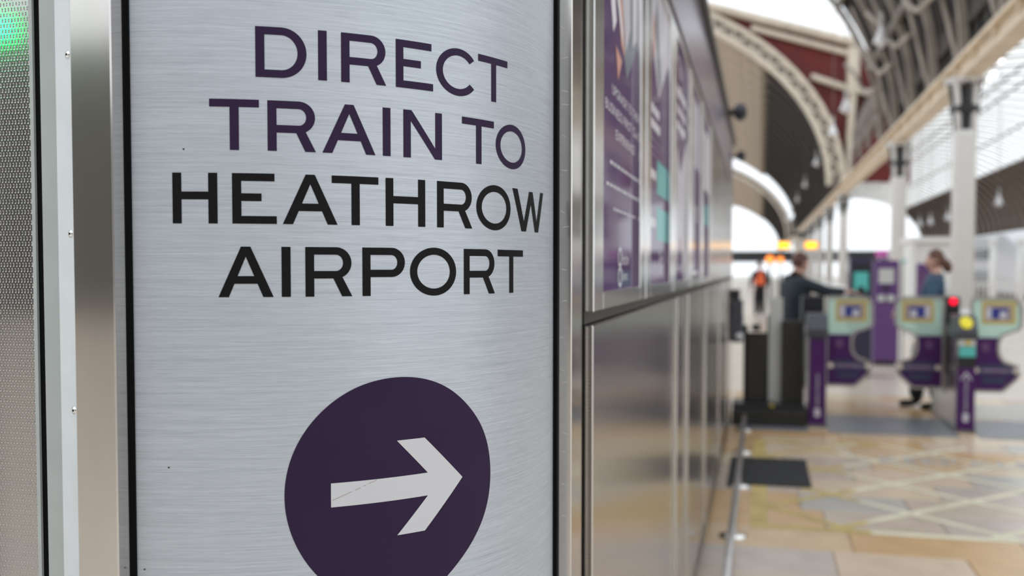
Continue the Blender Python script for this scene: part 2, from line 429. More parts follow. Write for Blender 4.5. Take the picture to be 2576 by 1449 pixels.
for i, yy in enumerate(ys[1:]):
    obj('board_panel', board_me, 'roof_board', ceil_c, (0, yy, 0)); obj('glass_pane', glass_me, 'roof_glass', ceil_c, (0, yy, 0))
    for k in range(1, 3): obj('glazing_bar', bar_me, 'rib_dim', ceil_c, (0, yy + BAY * k / 3, 0))
    for k in range(1, 4): obj('board_batten', plank_me, 'roof_board', ceil_c, (0, yy + BAY * k / 4, 0))
    for tt in purlin_me: obj('purlin', purlin_me[tt], 'rib_dim', ceil_c, (0, yy, 0))
    # struts and bracket between girder and vault
    for dy, lean in ((0.35, 0.0),):
        xs, zs_ = CX0 + (CA - .25) * math.cos(.36), ZS + (CB - .25) * math.sin(.36)
        MB().tube([(3.35, yy + dy, 5.15), ((3.35 + xs) / 2 + .12, yy + dy + .1, (5.2 + zs_) / 2), (xs, yy + dy + .2, zs_)], 0.055, 6).build('strut', 'rib_near', ceil_c)
    MB().tube([(2.9, yy + .1, 6.3), (2.75, yy + 1.0, 6.25), (2.7, yy + 1.6, 6.5), (2.5, yy + 2.3, 7.1), (2.35, yy + BAY, 7.5)], 0.055, 6).build('scroll_bracket', 'rib_near', ceil_c)
Y1 = 46.25                                          # beyond the transept
far_bays = [(Y1 + BAY * k) for k in range(0, 20)] + [(122 + BAY * k) for k in range(0, 26)]
for i, yy in enumerate(far_bays):
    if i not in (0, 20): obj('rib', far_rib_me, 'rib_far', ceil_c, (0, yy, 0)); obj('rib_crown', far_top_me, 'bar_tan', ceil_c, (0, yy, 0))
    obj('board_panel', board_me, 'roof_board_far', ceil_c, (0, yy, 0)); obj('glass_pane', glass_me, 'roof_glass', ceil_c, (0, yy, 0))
    for k in range(1, 3): obj('glazing_bar', far_bar_me, 'bar_tan', ceil_c, (0, yy + BAY * k / 3, 0))
for yy in (Y1, 122.0):
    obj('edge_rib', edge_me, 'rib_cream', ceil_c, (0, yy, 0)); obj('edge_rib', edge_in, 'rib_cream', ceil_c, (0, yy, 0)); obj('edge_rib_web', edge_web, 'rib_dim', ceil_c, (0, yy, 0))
# lattice on the broad edge rib of the transept
lat_me = MB().box((-.31, -.02, -.05), (.31, .02, .05)).mesh('lattice_bar')
for k in range(26):
    t = 0.06 + k * 0.042
    x_, z_ = CX0 + (CA - .30) * math.cos(t), ZS + (CB - .30) * math.sin(t)
    obj('lattice_bar', lat_me, 'rib_cream', ceil_c, (x_, Y1 - .12, z_), (0, -t + (.75 if k % 2 else -.75), 0))

ceil_r = thing('ceiling.001', 'bright glazed right hand vault of the train shed', 'roof', kind='structure')
tr = math.acos(8.2 / RA)
r_rib = arc_band(RX0, RA, RB, RZS, 0, tr, 12, 0.26, 0.10).mesh('rib')
r_crown = arc_band(RX0, RA, RB, RZS, tr, PI, 34, 0.14, 0.08).mesh('rib_crown')
r_bar = arc_band(RX0, RA, RB, RZS, tr, PI - tr, 24, 0.06, 0.04).mesh('glazing_bar')
r_board = arc_sheet(RX0, RA, RB, RZS, 0, tr, 10, BAY, 0.05, 0.05)
r_board_l = arc_sheet(RX0, RA, RB, RZS, PI - tr, PI, 10, BAY, 0.05, 0.05)
r_glass = arc_sheet(RX0, RA, RB, RZS, tr, PI - tr, 24, BAY, 0.04)
r_purlin = []
for tt in (tr, tr + .32, tr + .64, PI / 2, PI - tr - .5):
    px_, pz_ = RX0 + (RA - .1) * math.cos(tt), RZS + (RB - .1) * math.sin(tt)
    r_purlin.append(MB().box((px_ - .05, 0, pz_ - .06), (px_ + .05, BAY, pz_ + .06)).mesh('purlin'))
for k in range(0, 58):
    yy = 12.7 + BAY * k
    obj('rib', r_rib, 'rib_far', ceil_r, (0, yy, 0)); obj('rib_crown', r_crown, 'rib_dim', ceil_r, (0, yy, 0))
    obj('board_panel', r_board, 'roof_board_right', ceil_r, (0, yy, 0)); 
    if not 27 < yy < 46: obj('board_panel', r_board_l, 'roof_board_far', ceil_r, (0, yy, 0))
    obj('glass_pane', r_glass, 'roof_glass', ceil_r, (0, yy, 0))
    obj('glazing_bar', r_bar, 'rib_cream', ceil_r, (0, yy + BAY / 2, 0))
    if k < 50:
        for pm in r_purlin[:4]: obj('purlin', pm, 'rib_dim', ceil_r, (0, yy, 0))

# girder over the column row
gd = thing('trim_1', 'tan iron girder running along the column tops', 'girder', kind='structure')
box('web', (3.40, 9.5, 4.86), (3.50, 200, 5.12), 'girder', gd)
box('bottom_flange', (3.28, 9.5, 4.78), (3.62, 200, 4.86), 'girder', gd)
box('top_flange', (3.28, 9.5, 5.12), (3.62, 200, 5.20), 'girder', gd)
stiff = MB().box((3.30, -.03, 4.86), (3.60, .03, 5.12)).mesh('stiffener')
for k in range(40): obj('stiffener', stiff, 'girder', gd, (0, 10.2 + k * 1.525, 0))

# transept: red gable wall and cream framing above the far edge rib
tw = thing('wall_transept', 'dark red transept gable wall with cream framing', 'wall', kind='structure')
WY = 46.6
arch = [(CX0 + (CA - .2) * math.cos(t), ZS + (CB - .2) * math.sin(t)) for t in np.linspace(1.02, 0.02, 16)]
top = [tuple((on_y(px, py, WY).x, on_y(px, py, WY).z)) for px, py in ((2290, 460), (2290, 190), (2145, 108), (1960, 62), (1800, 20))]
poly = arch + top
MB().prism(poly, lambda u, v, d: (u, d, v), WY, WY + .25).build('red_cladding', 'red_wall', tw)
def beam_px(a, b_, yy, r, m='rib_cream', name='frame_beam'):
    return MB().tube([on_y(*a, yy), on_y(*b_, yy)], r, 8).build(name, m, tw)
beam_px((1780, 14), (2150, 106), WY - .2, 0.20); beam_px((1890, 70), (2150, 138), WY - .2, 0.13)
beam_px((2040, 192), (2150, 228), WY - .2, 0.14); beam_px((2150, 228), (2290, 245), WY - .2, 0.14)
beam_px((2148, 120), (2146, 235), WY - .25, 0.27); beam_px((2146, 235), (2130, 470), WY - .25, 0.17)
beam_px((2290, 190), (2124, 400), WY - .2, 0.16, 'rib_dim')
# transept glazing high above the gap
tgl = MB()
tgl.add([(-16, 31, 17.5), (3.5, 31, 17.5), (3.5, 46.5, 17.5), (-16, 46.5, 17.5)], [(0, 1, 2, 3)])
tgl.build('glass_pane', 'roof_glass', tw)
for k in range(1, 8): box('glazing_bar', (-16 + k * 2.6 - .05, 31, 17.25), (-16 + k * 2.6 + .05, 46.5, 17.5), 'rib_cream', tw)

# walls far off
wr = thing('wall_right', 'low dark side wall under the right vault with open lights above', 'wall', kind='structure')
box('low_wall', (27.6, 12, 0), (28.0, 190, 4.3), 'dark_wall', wr)
wpost = MB().box((27.55, -.2, 4.3), (27.95, .2, 5.8)).mesh('post')
for k in range(29): obj('post', wpost, 'rib_dim', wr, (0, 14 + 6.1 * k, 0))
box('wall_plate', (27.4, 12, 5.6), (28, 190, 5.85), 'rib_dim', wr)
wb = tag(box('wall_back', (-40, -27, 0), (40, -26.6, 8.9), 'grey_wall'), 'plain grey station wall behind the camera', 'wall', kind='structure')
fb = thing('footbridge', 'dark footbridge crossing the tracks beneath the far arch', 'bridge', (-8, 185, 0))
box('deck', (-30, -1, 2.7), (34.5, 1, 4.2), 'dark_wall', fb)
box('parapet', (-30, -1.2, 4.2), (34.5, -1.0, 4.7), 'dark_wall', fb)
for k in range(5): box('pier', (-28 + k * 14, -.5, 0), (-27 + k * 14, .5, 2.7), 'dark_wall', fb)

# ================================================================== columns
def column():
    t = thing('iron_column', 'white iron column', 'column', group='iron columns of the arcade')
    MB().lathe([(.34, 0), (.34, .25), (.26, .32), (.22, .45), (.20, .8)], n=16).build('base', 'column_white', t, True)
    MB().lathe([(.195, .8), (.19, 3.75), (.215, 3.80), (.215, 3.86), (.18, 3.9)], n=20).build('shaft', 'column_white', t, True)
    MB().lathe([(.10, 3.86), (.10, 4.76)], n=12).build('core', 'column_dark', t, True)
    MB().lathe([(.20, 4.18), (.25, 4.22), (.25, 4.30), (.20, 4.34)], n=20).build('collar', 'column_dark', t, True)
    for k in range(4):
        a = PI / 4 + k * PI / 2
        c_, s_ = math.cos(a), math.sin(a)
        MB().tube([(.17 * c_, .17 * s_, 3.86), (.19 * c_, .19 * s_, 4.4), (.22 * c_, .22 * s_, 4.66), (.34 * c_, .34 * s_, 4.77)], [.055, .055, .06, .07], 8).build('colonnette', 'column_white', t, True)
        b2 = k * PI / 2
        MB().tube([(.14 * math.cos(b2), .14 * math.sin(b2), 3.86), (.20 * math.cos(b2), .20 * math.sin(b2), 4.4), (.26 * math.cos(b2), .26 * math.sin(b2), 4.74)], .035, 6).build('bracket_rod', 'column_dark', t)
    MB().lathe([(.22, 4.70), (.36, 4.74), (.36, 4.78)], n=16).build('cap', 'column_white', t, True)
    return t
col0 = column()
cy = [18.8, 27.95, 46.25, 55.4, 64.55, 73.7, 82.85, 92, 101.15, 110.3]
cl = ['tallest nearest white iron column right of the woman', 'white iron column second from the right, above the purple ticket machine',
      'white iron column under the red gable wall, third along the arcade', 'fourth white iron column along the arcade',
      'fifth white iron column along the arcade', 'sixth white iron column along the arcade', 'seventh white iron column along the arcade',
      'eighth white iron column along the arcade', 'ninth white iron column along the arcade', 'tenth and farthest white iron column along the arcade']
for k, (yy, lb) in enumerate(zip(cy, cl)):
    t = col0 if k == 0 else copy_tree(col0)
    t.location = (3.40 if k == 0 else 3.48, yy, 0); t['label'] = lb

# ================================================================== KIOSK with curved corner
KX, KY, KR = -0.71673, 1.36531, 0.42673             # corner cylinder axis and radius
WX = -0.29                                          # side wall plane
def cyl(a, z, r=0.0):
    return (KX + (KR + r) * math.sin(a), KY - (KR + r) * math.cos(a), z)
def px_to_cyl(px, py):
    r = ray(px, py)
    A = r.x ** 2 + r.y ** 2; B = -2 * (r.x * KX + r.y * KY); D = KX ** 2 + KY ** 2 - KR ** 2
    t = (-B - math.sqrt(max(0, B * B - 4 * A * D))) / (2 * A)
    return math.atan2(r.x * t - KX, -(r.y * t - KY)), CAM_H + r.z * t
kz0, kz1 = 0.10, 2.78
kiosk = thing('station_kiosk', 'stainless steel clad kiosk with rounded corner and long side wall', 'kiosk', (0, 0, 0))
# inner core so that nothing shows through gaps
core = MB()
ring = [(-4.2, 1.02), (-.74, 1.02)] + [(KX + .37 * math.sin(a), KY - .37 * math.cos(a)) for a in np.linspace(0, PI / 2, 12)] + [(-.347, 10.2), (-4.2, 10.2)]
core.loft([[(x, y_, 0.0) for x, y_ in ring], [(x, y_, 2.74) for x, y_ in ring]]).build('core', 'plinth', kiosk)
# plinth
pl = [(-4.2, 1.0), (-.74, 1.0)] + [(KX + .40 * math.sin(a), KY - .40 * math.cos(a)) for a in np.linspace(0, PI / 2, 16)] + [(-.30, 10.2), (-4.1, 10.2)]
MB().loft([[(x, y_, 0.0) for x, y_ in pl], [(x, y_, 0.13) for x, y_ in pl]]).build('plinth', 'plinth', kiosk)
# posts and gaskets at the two edges of the curved corner
d2r = math.radians
LX1 = -0.6612; LX0 = -0.7110; LYF = 0.9155
MB().bbox((LX0, LYF, kz0), (LX1, LYF + .07, kz1), .0015).build('corner_post', 'post_steel', kiosk)
MB().bbox((WX - .03, 1.4215, kz0), (WX + .0235, 1.490, kz1), .0015).build('corner_post', 'post_steel', kiosk)
MB().loft([[cyl(a, kz0, .0025) for a in (d2r(7.2), d2r(8.0))] + [cyl(a, kz0, -.01) for a in (d2r(8.0), d2r(7.2))],
           [cyl(a, kz1, .0025) for a in (d2r(7.2), d2r(8.0))] + [cyl(a, kz1, -.01) for a in (d2r(8.0), d2r(7.2))]]).build('gasket', 'rubber', kiosk)
MB().box((WX - .015, 1.4135, kz0), (WX + .0035, 1.4225, kz1)).build('gasket', 'rubber', kiosk)
mat('scratch_pale', (0.75, 0.74, 0.70), 0.5)
rs = random.Random(11)
for k in range(18):                                 # light scratches on the inner face of the right-hand post
    z0 = 1.14 + k * .045 + rs.uniform(-.015, .015); x0 = WX + .006 + rs.uniform(0, .004); ln = rs.uniform(.004, .010); dz = rs.uniform(-.004, .003)
    MB().add([(x0, 1.4212, z0), (x0 + ln * .5, 1.4212, z0 + dz * .8), (x0 + ln, 1.4212, z0 + dz), (x0 + ln, 1.4212, z0 + dz + .0005), (x0 + ln * .5, 1.4212, z0 + dz * .8 + .0006), (x0, 1.4212, z0 + .0004)], [(0, 1, 4, 5), (1, 2, 3, 4)]).build('scratch', 'scratch_pale', kiosk)
# left: door frame strips, screws, gasket, embossed door panel
FY = 0.952
MB().prism([(-.7115, FY - .004), (-.7115, FY + .03), (-.776, FY + .03), (-.776, FY - .002), (-.7575, FY - .001), (-.7555, FY - .003), (-.742, FY - .006)],
           lambda u, v, d: (u, v, d), kz0, kz1).build('door_frame', 'frame_paint', kiosk)
MB().prism([(-.7116, FY - .022), (-.7116, FY - .003), (-.7555, FY - .003), (-.7535, FY - .005), (-.744, FY - .009), (-.730, FY - .014)],
           lambda u, v, d: (u, v, d), kz0, kz1).build('frame_bead', 'frame_paint_pale', kiosk)
for px_, py_ in ((170, 138), (178, 588), (187, 1032)):
    p = on_y(px_, py_, FY - .013)
    s_ = MB().lathe([(.0048, 0), (.0042, .0016), (.0018, .0022)], n=14).build('screw', 'steel_bright', kiosk, True)
    s_.location = (p.x + .001, p.y, p.z); s_.rotation_euler = (PI / 2 + .0, 0, d2r(-22))
    sl = MB().box((-.0012, -.0012, .0018), (.0012, .0012, .0026)).build('screw_socket', 'rubber', s_)
MB().box((-.785, FY + .001, kz0), (-.776, FY + .02, kz1)).build('gasket', 'rubber', kiosk)
PXE = -.785                                          # embossed panel edge
MB().box((PXE - .0045, FY - .0025, kz0), (PXE, FY + .012, kz1)).build('panel_edge', 'frame_paint', kiosk)
def embossed(x0, x1, z0, z1, nx, nz):
    xs = np.linspace(x0, x1, nx); zs_ = np.linspace(z0, z1, nz)
    X, Z = np.meshgrid(xs, zs_)
    px_, pz_ = 0.0041, 0.0118
    def bumps(ox, oz):
        u = ((X - ox) / px_ + .5) % 1 - .5; w = ((Z - oz) / pz_ + .5) % 1 - .5
        e = np.clip((1 - (u / .46) ** 2 - (w / .40) ** 2) * 4.0, 0, 1); return e * e * (3 - 2 * e)
    H = np.maximum(bumps(0, 0), bumps(px_ / 2, pz_ / 2)) * 0.0013
    V = np.stack([X, FY - H, Z], -1).reshape(-1, 3)
    i = np.arange(nx * nz).reshape(nz, nx)
    F = np.stack([i[:-1, :-1], i[:-1, 1:], i[1:, 1:], i[1:, :-1]], -1).reshape(-1, 4)
    me = bpy.data.meshes.new('door_panel')
    me.vertices.add(len(V)); me.vertices.foreach_set('co', V.ravel())
    me.loops.add(F.size); me.loops.foreach_set('vertex_index', F.ravel())
    me.polygons.add(len(F)); me.polygons.foreach_set('loop_start', np.arange(0, F.size, 4)); me.polygons.foreach_set('loop_total', np.full(len(F), 4))
    me.update(calc_edges=True); me.polygons.foreach_set('use_smooth', np.ones(len(F), bool))
    return me
dp = obj('door_panel', embossed(-.875, PXE - .0045, 1.0, 1.95, 200, 2000), 'emboss', kiosk); tag(dp, label='embossed stainless panel with a lozenge pattern')
MB().box((-.875, FY, 1.95), (PXE - .0045, FY + .01, kz1)).build('door_panel', 'emboss', kiosk)
MB().box((-.875, FY, kz0), (PXE - .0045, FY + .01, 1.0)).build('door_panel', 'emboss', kiosk)
MB().box((-4.2, FY, kz0), (-.875, FY + .01, kz1)).build('front_panel', 'steel', kiosk)
# side wall: filler strips behind the corner post
for k, (y0, y1, dx, m_) in enumerate(((1.490, 1.52, -.010, 'steel'), (1.522, 1.560, .002, 'steel'), (1.562, 1.600, -.008, 'steel_dark'), (1.602, 1.64, .000, 'steel'), (1.64, 1.70, -.012, 'steel'), (1.70, 1.728, -.03, 'rubber'))):
    MB().bbox((WX - .045, y0, kz0), (WX + dx, y1, kz1), .002).build('filler_strip', m_, kiosk)
# lower cladding, with paired joints
low = [(1.730, 3.44), (3.60, 3.98), (4.10, 5.28), (5.52, 7.10), (7.30, 8.75), (8.9, 10.2)]
for a, b_ in low:
    MB().bbox((WX - .05, a, .13), (WX + .004, b_, 1.400), .002).build('cladding_panel', 'linen_steel', kiosk)
for (a0, a1), (b0, b1) in zip(low, low[1:]):
    MB().bbox((WX - .05, a1 + .006, .13), (WX + .012, b0 - .05, 1.400), .003).build('joint_post', 'steel', kiosk)
    MB().box((WX - .06, b0 - .05, .13), (WX - .03, b0, 1.400)).build('joint_shadow_gap', 'trim_dark', kiosk)
MB().box((WX - .05, 1.730, 1.402), (WX - .012, 10.2, 1.424)).build('shadow_gap', 'trim_dark', kiosk)
for a, b_ in ((5.86, 7.3), (7.32, 8.8), (8.82, 10.2)):
    MB().bbox((WX - .05, a, 1.426), (WX + .004, b_, 2.32), .002).build('upper_panel', 'steel', kiosk)
MB().bbox((WX - .05, 1.73, 2.36), (WX + .004, 10.2, 2.72), .003).build('fascia', 'fascia', kiosk)
MB().box((WX - .05, 1.73, 2.325), (WX - .02, 10.2, 2.362)).build('shadow_gap', 'trim_dark', kiosk)
MB().bbox((WX - .06, 1.73, 2.72), (WX + .03, 10.25, 2.78), .004).build('top_trim', 'trim_dark', kiosk)
MB().box((-4.2, 1.0, 2.74), (-.34, 10.2, 2.80)).build('kiosk_roof', 'trim_dark', kiosk)
MB().box((-4.2, 10.2, .0), (-.29, 10.24, 2.74)).build('end_panel', 'steel', kiosk)

# ---- curved direction sign
sign = thing('direction_sign', 'curved brushed metal sign panel reading direct train to Heathrow Airport with arrow', 'sign', (KX, KY, 0))
sign_inv = Matrix.Translation((-KX, -KY, 0))
def sbuild(mb, name, m, smooth=True):
    o = mb.build(name, m, sign, smooth); o.data.transform(sign_inv); return o
A0, A1 = d2r(7.9), d2r(97.2)
na = 72
pm = MB()
pm.add([cyl(A0 + (A1 - A0) * i / na, z) for i in range(na + 1) for z in (kz0, kz1)], [(2 * i, 2 * i + 2, 2 * i + 3, 2 * i + 1) for i in range(na)])
me = bpy.data.meshes.new('sign_panel'); me.from_pydata(pm.v, [], pm.f)
uvl = me.uv_layers.new(name='unrolled')
for lp in me.loops:
    vi = lp.vertex_index
    uvl.data[lp.index].uv = ((A0 + (A1 - A0) * (vi // 2) / na) * KR, kz0 if vi % 2 == 0 else kz1)
for p in me.polygons: p.use_smooth = True
me.transform(sign_inv)
obj('sign_panel', me, 'brushed_panel', sign)

class Glyph:
    def __init__(s, s0, z0, w, h): s.s0, s.z0, s.w, s.h, s.mb, s.k = s0, z0, w, h, MB(), 0
    def q(s, p0, p1, p2, p3, nx=10, ny=2):          # bilinear patch p0 p1 (bottom) p2 p3 (top right, top left), glyph metres
        r = 0.0004 + s.k * 1.2e-5; s.k += 1
        vs_ = []
        for j in range(ny + 1):
            for i in range(nx + 1):
                u, v = i / nx, j / ny
                x = (p0[0] * (1 - u) + p1[0] * u) * (1 - v) + (p3[0] * (1 - u) + p2[0] * u) * v
                z = (p0[1] * (1 - u) + p1[1] * u) * (1 - v) + (p3[1] * (1 - u) + p2[1] * u) * v
                vs_.append(cyl((s.s0 + x) / KR, s.z0 + z, r))
        s.mb.add(vs_, [(j * (nx + 1) + i, j * (nx + 1) + i + 1, (j + 1) * (nx + 1) + i + 1, (j + 1) * (nx + 1) + i) for j in range(ny) for i in range(nx)])
    def b(s, x0, z0, x1, z1): s.q((x0, z0), (x1, z0), (x1, z1), (x0, z1))
    def ring(s, cx, cz, rx, rz, tx, tz, a0, a1, n=48):
        r = 0.0004 + s.k * 1.2e-5; s.k += 1
        vs_ = []
        for i in range(n + 1):
            a = a0 + (a1 - a0) * i / n
            for ex, ez in ((rx, rz), (rx - tx / 2, rz - tz / 2), (rx - tx, rz - tz)):
                vs_.append(cyl((s.s0 + cx + ex * math.cos(a)) / KR, s.z0 + cz + ez * math.sin(a), r))
        s.mb.add(vs_, [(3 * i + j, 3 * i + j + 1, 3 * i + j + 4, 3 * i + j + 3) for i in range(n) for j in (0, 1)])
TV, TH = 0.0096, 0.0083
def glyph(ch, s0, z0, w, h):
    g = Glyph(s0, z0, w, h); B = TV * 1.14
    if ch == 'I': g.b(0, 0, w, h)
    elif ch == 'H': g.b(0, 0, TV, h); g.b(w - TV, 0, w, h); g.b(TV * .9, .475 * h, w - TV * .9, .475 * h + TH)
    elif ch == 'E': g.b(0, 0, TV, h); g.b(TV * .9, 0, w, TH); g.b(TV * .9, h - TH, w * .955, h); g.b(TV * .9, .45 * h, w * .66, .45 * h + TH)
    elif ch == 'T': g.b(0, h - TH, w, h); g.b(w / 2 - TV / 2, 0, w / 2 + TV / 2, h - TH * .9)
    elif ch == 'N':
        g.b(0, 0, TV, h); g.b(w - TV, 0, w, h)
        g.q((w - TV * 1.05, 0), (w, 0), (TV * 1.1, h), (0, h), 4, 12)
    elif ch == 'A':
        c = w / 2; ap = TV * .52
        g.q((0, 0), (B, 0), (c + ap * .9, h), (c - ap, h), 4, 10); g.q((w - B, 0), (w, 0), (c + ap, h), (c - ap * .9, h), 4, 10)
        zb = .265 * h; f = lambda z: z / h * (c - ap)
        g.q((f(zb) + B * .6, zb), (w - f(zb) - B * .6, zb), (w - f(zb + TH) - B * .6, zb + TH), (f(zb + TH) + B * .6, zb + TH))
    elif ch in 'RP':
        bz = .39 * h if ch == 'P' else .365 * h
        bw = w if ch == 'P' else w * .985
        rz = (h - bz) / 2; rx = min(rz * 1.02, bw * .5)
        g.b(0, 0, TV, h); g.b(TV * .9, h - TH, bw - rx, h); g.b(TV * .9, bz, bw - rx, bz + TH)
        g.ring(bw - rx, bz + rz, rx, rz, TV, TH, -PI / 2, PI / 2, 28)
        if ch == 'R': g.q((w - B * 1.05, 0), (w, 0), (w * .58 + B * .9, bz + TH * .4), (w * .58 - B * .1, bz + TH * .4), 4, 8)
    elif ch == 'D':
        rx = w * .50
        g.b(0, 0, TV, h); g.b(TV * .9, 0, w - rx, TH); g.b(TV * .9, h - TH, w - rx, h)
        g.ring(w - rx, h / 2, rx, h / 2, TV, TH, -PI / 2, PI / 2, 36)
    elif ch == 'O': g.ring(w / 2, h / 2, w / 2, h / 2 * 1.03, TV, TH, 0, 2 * PI, 64)
    elif ch == 'C':
        rx = w * .545
        g.ring(rx, h / 2, rx, h / 2 * 1.03, TV, TH, d2r(38), d2r(322), 56)
    elif ch == 'W':
        x1, x2, xm = w * .30, w * .72, w * .52; t = TV * 1.34; a_ = t / 2
        g.q((x1 - a_, 0), (x1 + a_ * .9, 0), (t, h), (0, h), 4, 10); g.q((x1 - a_ * .7, 0), (x1 + a_, 0), (xm + a_, h * .97), (xm - a_ * .9, h * .97), 4, 10)
        g.q((x2 - a_, 0), (x2 + a_ * .8, 0), (xm + a_ * .9, h * .97), (xm - a_, h * .97), 4, 10); g.q((x2 - a_ * .8, 0), (x2 + a_, 0), (w, h), (w - t, h), 4, 10)
    return g.mb
LINES = [   # text, (left, right) pixel limits of each letter, middle row, cap line and baseline heights relative to the camera
    ('DIRECT', [(642.4, 771.1), (800.2, 822.2), (858, 971), (995.5, 1089), (1097, 1194.4), (1202.8, 1275.9)], 160, .2608, .2066, 'vinyl_purple'),
    ('TRAINTO', [(526.9, 651.9), (673, 794.4), (810.6, 944), (962.7, 982.2), (1014.6, 1111.4), (1162, 1242), (1246.8, 1321)], 330, .1821, .1278, 'vinyl_purple'),
    ('HEATHROW', [(434.3, 547.3), (584.2, 696), (711, 848.8), (834.7, 951.9), (970, 1069.4), (1099.3, 1187.4), (1198, 1283.8), (1288.7, 1365.6)], 510, .1031, .0488, 'vinyl_black'),
    ('AIRPORT', [(549, 688), (708.4, 731.3), (768.2, 885.8), (911.6, 1018.3), (1031.2, 1147), (1166.6, 1244.3), (1251.8, 1315)], 685, .0240, -.0306, 'vinyl_black')]
for word, lims, rowy, zt, zb, m_ in LINES:
    for ch, (l, r_) in zip(word, lims):
        s0, s1 = px_to_cyl(l, rowy)[0] * KR, px_to_cyl(r_, rowy)[0] * KR
        sbuild(glyph(ch, s0, CAM_H + zb, s1 - s0, zt - zb), 'letter', m_, False)
# badge: rounded disc traced over the visible arc and closed below, arrow on top
out = [(420, 1449), (300, 1290), (240, 1160), (205, 1010), (198, 930), (205, 830), (235, 690), (300, 545), (380, 430), (500, 310), (640, 215), (780, 160), (900, 135), (1000, 128), (1100, 135), (1200, 160), (1300, 210), (1400, 300), (1480, 402), (1530, 505), (1556, 620), (1566, 740), (1560, 880), (1540, 990), (1500, 1110), (1440, 1225), (1360, 1345), (1285, 1435)]
pts = []
for x_, y_ in out:
    a, z = px_to_cyl(640 + x_ * .3788, 900 + y_ * .3788); pts.append((a * KR, z))
bc = (0.3545, CAM_H - .2556)
a_first, a_last = math.atan2(pts[0][1] - bc[1], pts[0][0] - bc[0]), math.atan2(pts[-1][1] - bc[1], pts[-1][0] - bc[0])
for k in range(1, 8):
    a = a_last + (a_first - a_last) * k / 8
    pts.append((bc[0] + .1322 * math.cos(a), bc[1] + .1322 * math.sin(a)))
# smooth closed radius profile
ang = np.array([math.atan2(p[1] - bc[1], p[0] - bc[0]) for p in pts]); rad = np.array([math.hypot(p[0] - bc[0], p[1] - bc[1]) for p in pts])
o_ = np.argsort(ang); ang, rad = ang[o_], rad[o_]
th = np.linspace(-PI, PI, 120, endpoint=False)
rr = np.interp(th, np.r_[ang - 2 * PI, ang, ang + 2 * PI], np.r_[rad, rad, rad])
ker = np.hanning(13); ker /= ker.sum()
rr = np.convolve(np.r_[rr[-6:], rr, rr[:6]], ker, 'valid')
mb = MB(); NR = 14
mb.add([cyl((bc[0] + rr[i] * k / NR * math.cos(th[i])) / KR, bc[1] + rr[i] * k / NR * math.sin(th[i]), .00035) for k in range(1, NR + 1) for i in range(120)],
       [((k) * 120 + i, (k) * 120 + (i + 1) % 120, (k + 1) * 120 + (i + 1) % 120, (k + 1) * 120 + i) for k in range(NR - 1) for i in range(120)] + [tuple(range(120))])
sbuild(mb, 'badge_disc', 'vinyl_purple')
g = Glyph(0, CAM_H, 1, 1); g.k = 30
g.q((.27, -.2664), (.3895, -.2664), (.3895, -.2394), (.27, -.2394), 14, 2); g.k = 30
g.q((.3895, -.2394), (.4417, -.2518), (.3852, -.1975), (.3484, -.1975), 10, 6); g.k = 30
g.q((.3484, -.3075), (.3852, -.3075), (.4417, -.2518), (.3895, -.2664), 10, 6); g.k = 30
g.q((.3895, -.2664), (.4417, -.2518), (.4417, -.2518), (.3895, -.2394), 8, 4)
sbuild(g.mb, 'arrow', 'vinyl_white', False)
g = Glyph(0, CAM_H, 1, 1); g.k = 60
rnd = random.Random(3)
for i in range(16):
    u = i / 16; x0, z0 = .2715 + u * .052, -.2585 + u * .0185
    if rnd.random() < .8: g.q((x0, z0 - .0002), (x0 + .0028, z0 + .0008), (x0 + .0028, z0 + .0012), (x0, z0 + .0002), 1, 1)
sbuild(g.mb, 'scratch', 'red_mark', False)
g = Glyph(0, CAM_H, 1, 1); g.k = 5
for px_, py_ in ((425, 1176), (462, 375), (364, 1432)):
    a, z = px_to_cyl(px_, py_); g.ring(a * KR, z - CAM_H, .0011, .0009, .0011, .0009, 0, 2 * PI, 10)
sbuild(g.mb, 'speck', 'trim_dark', False)

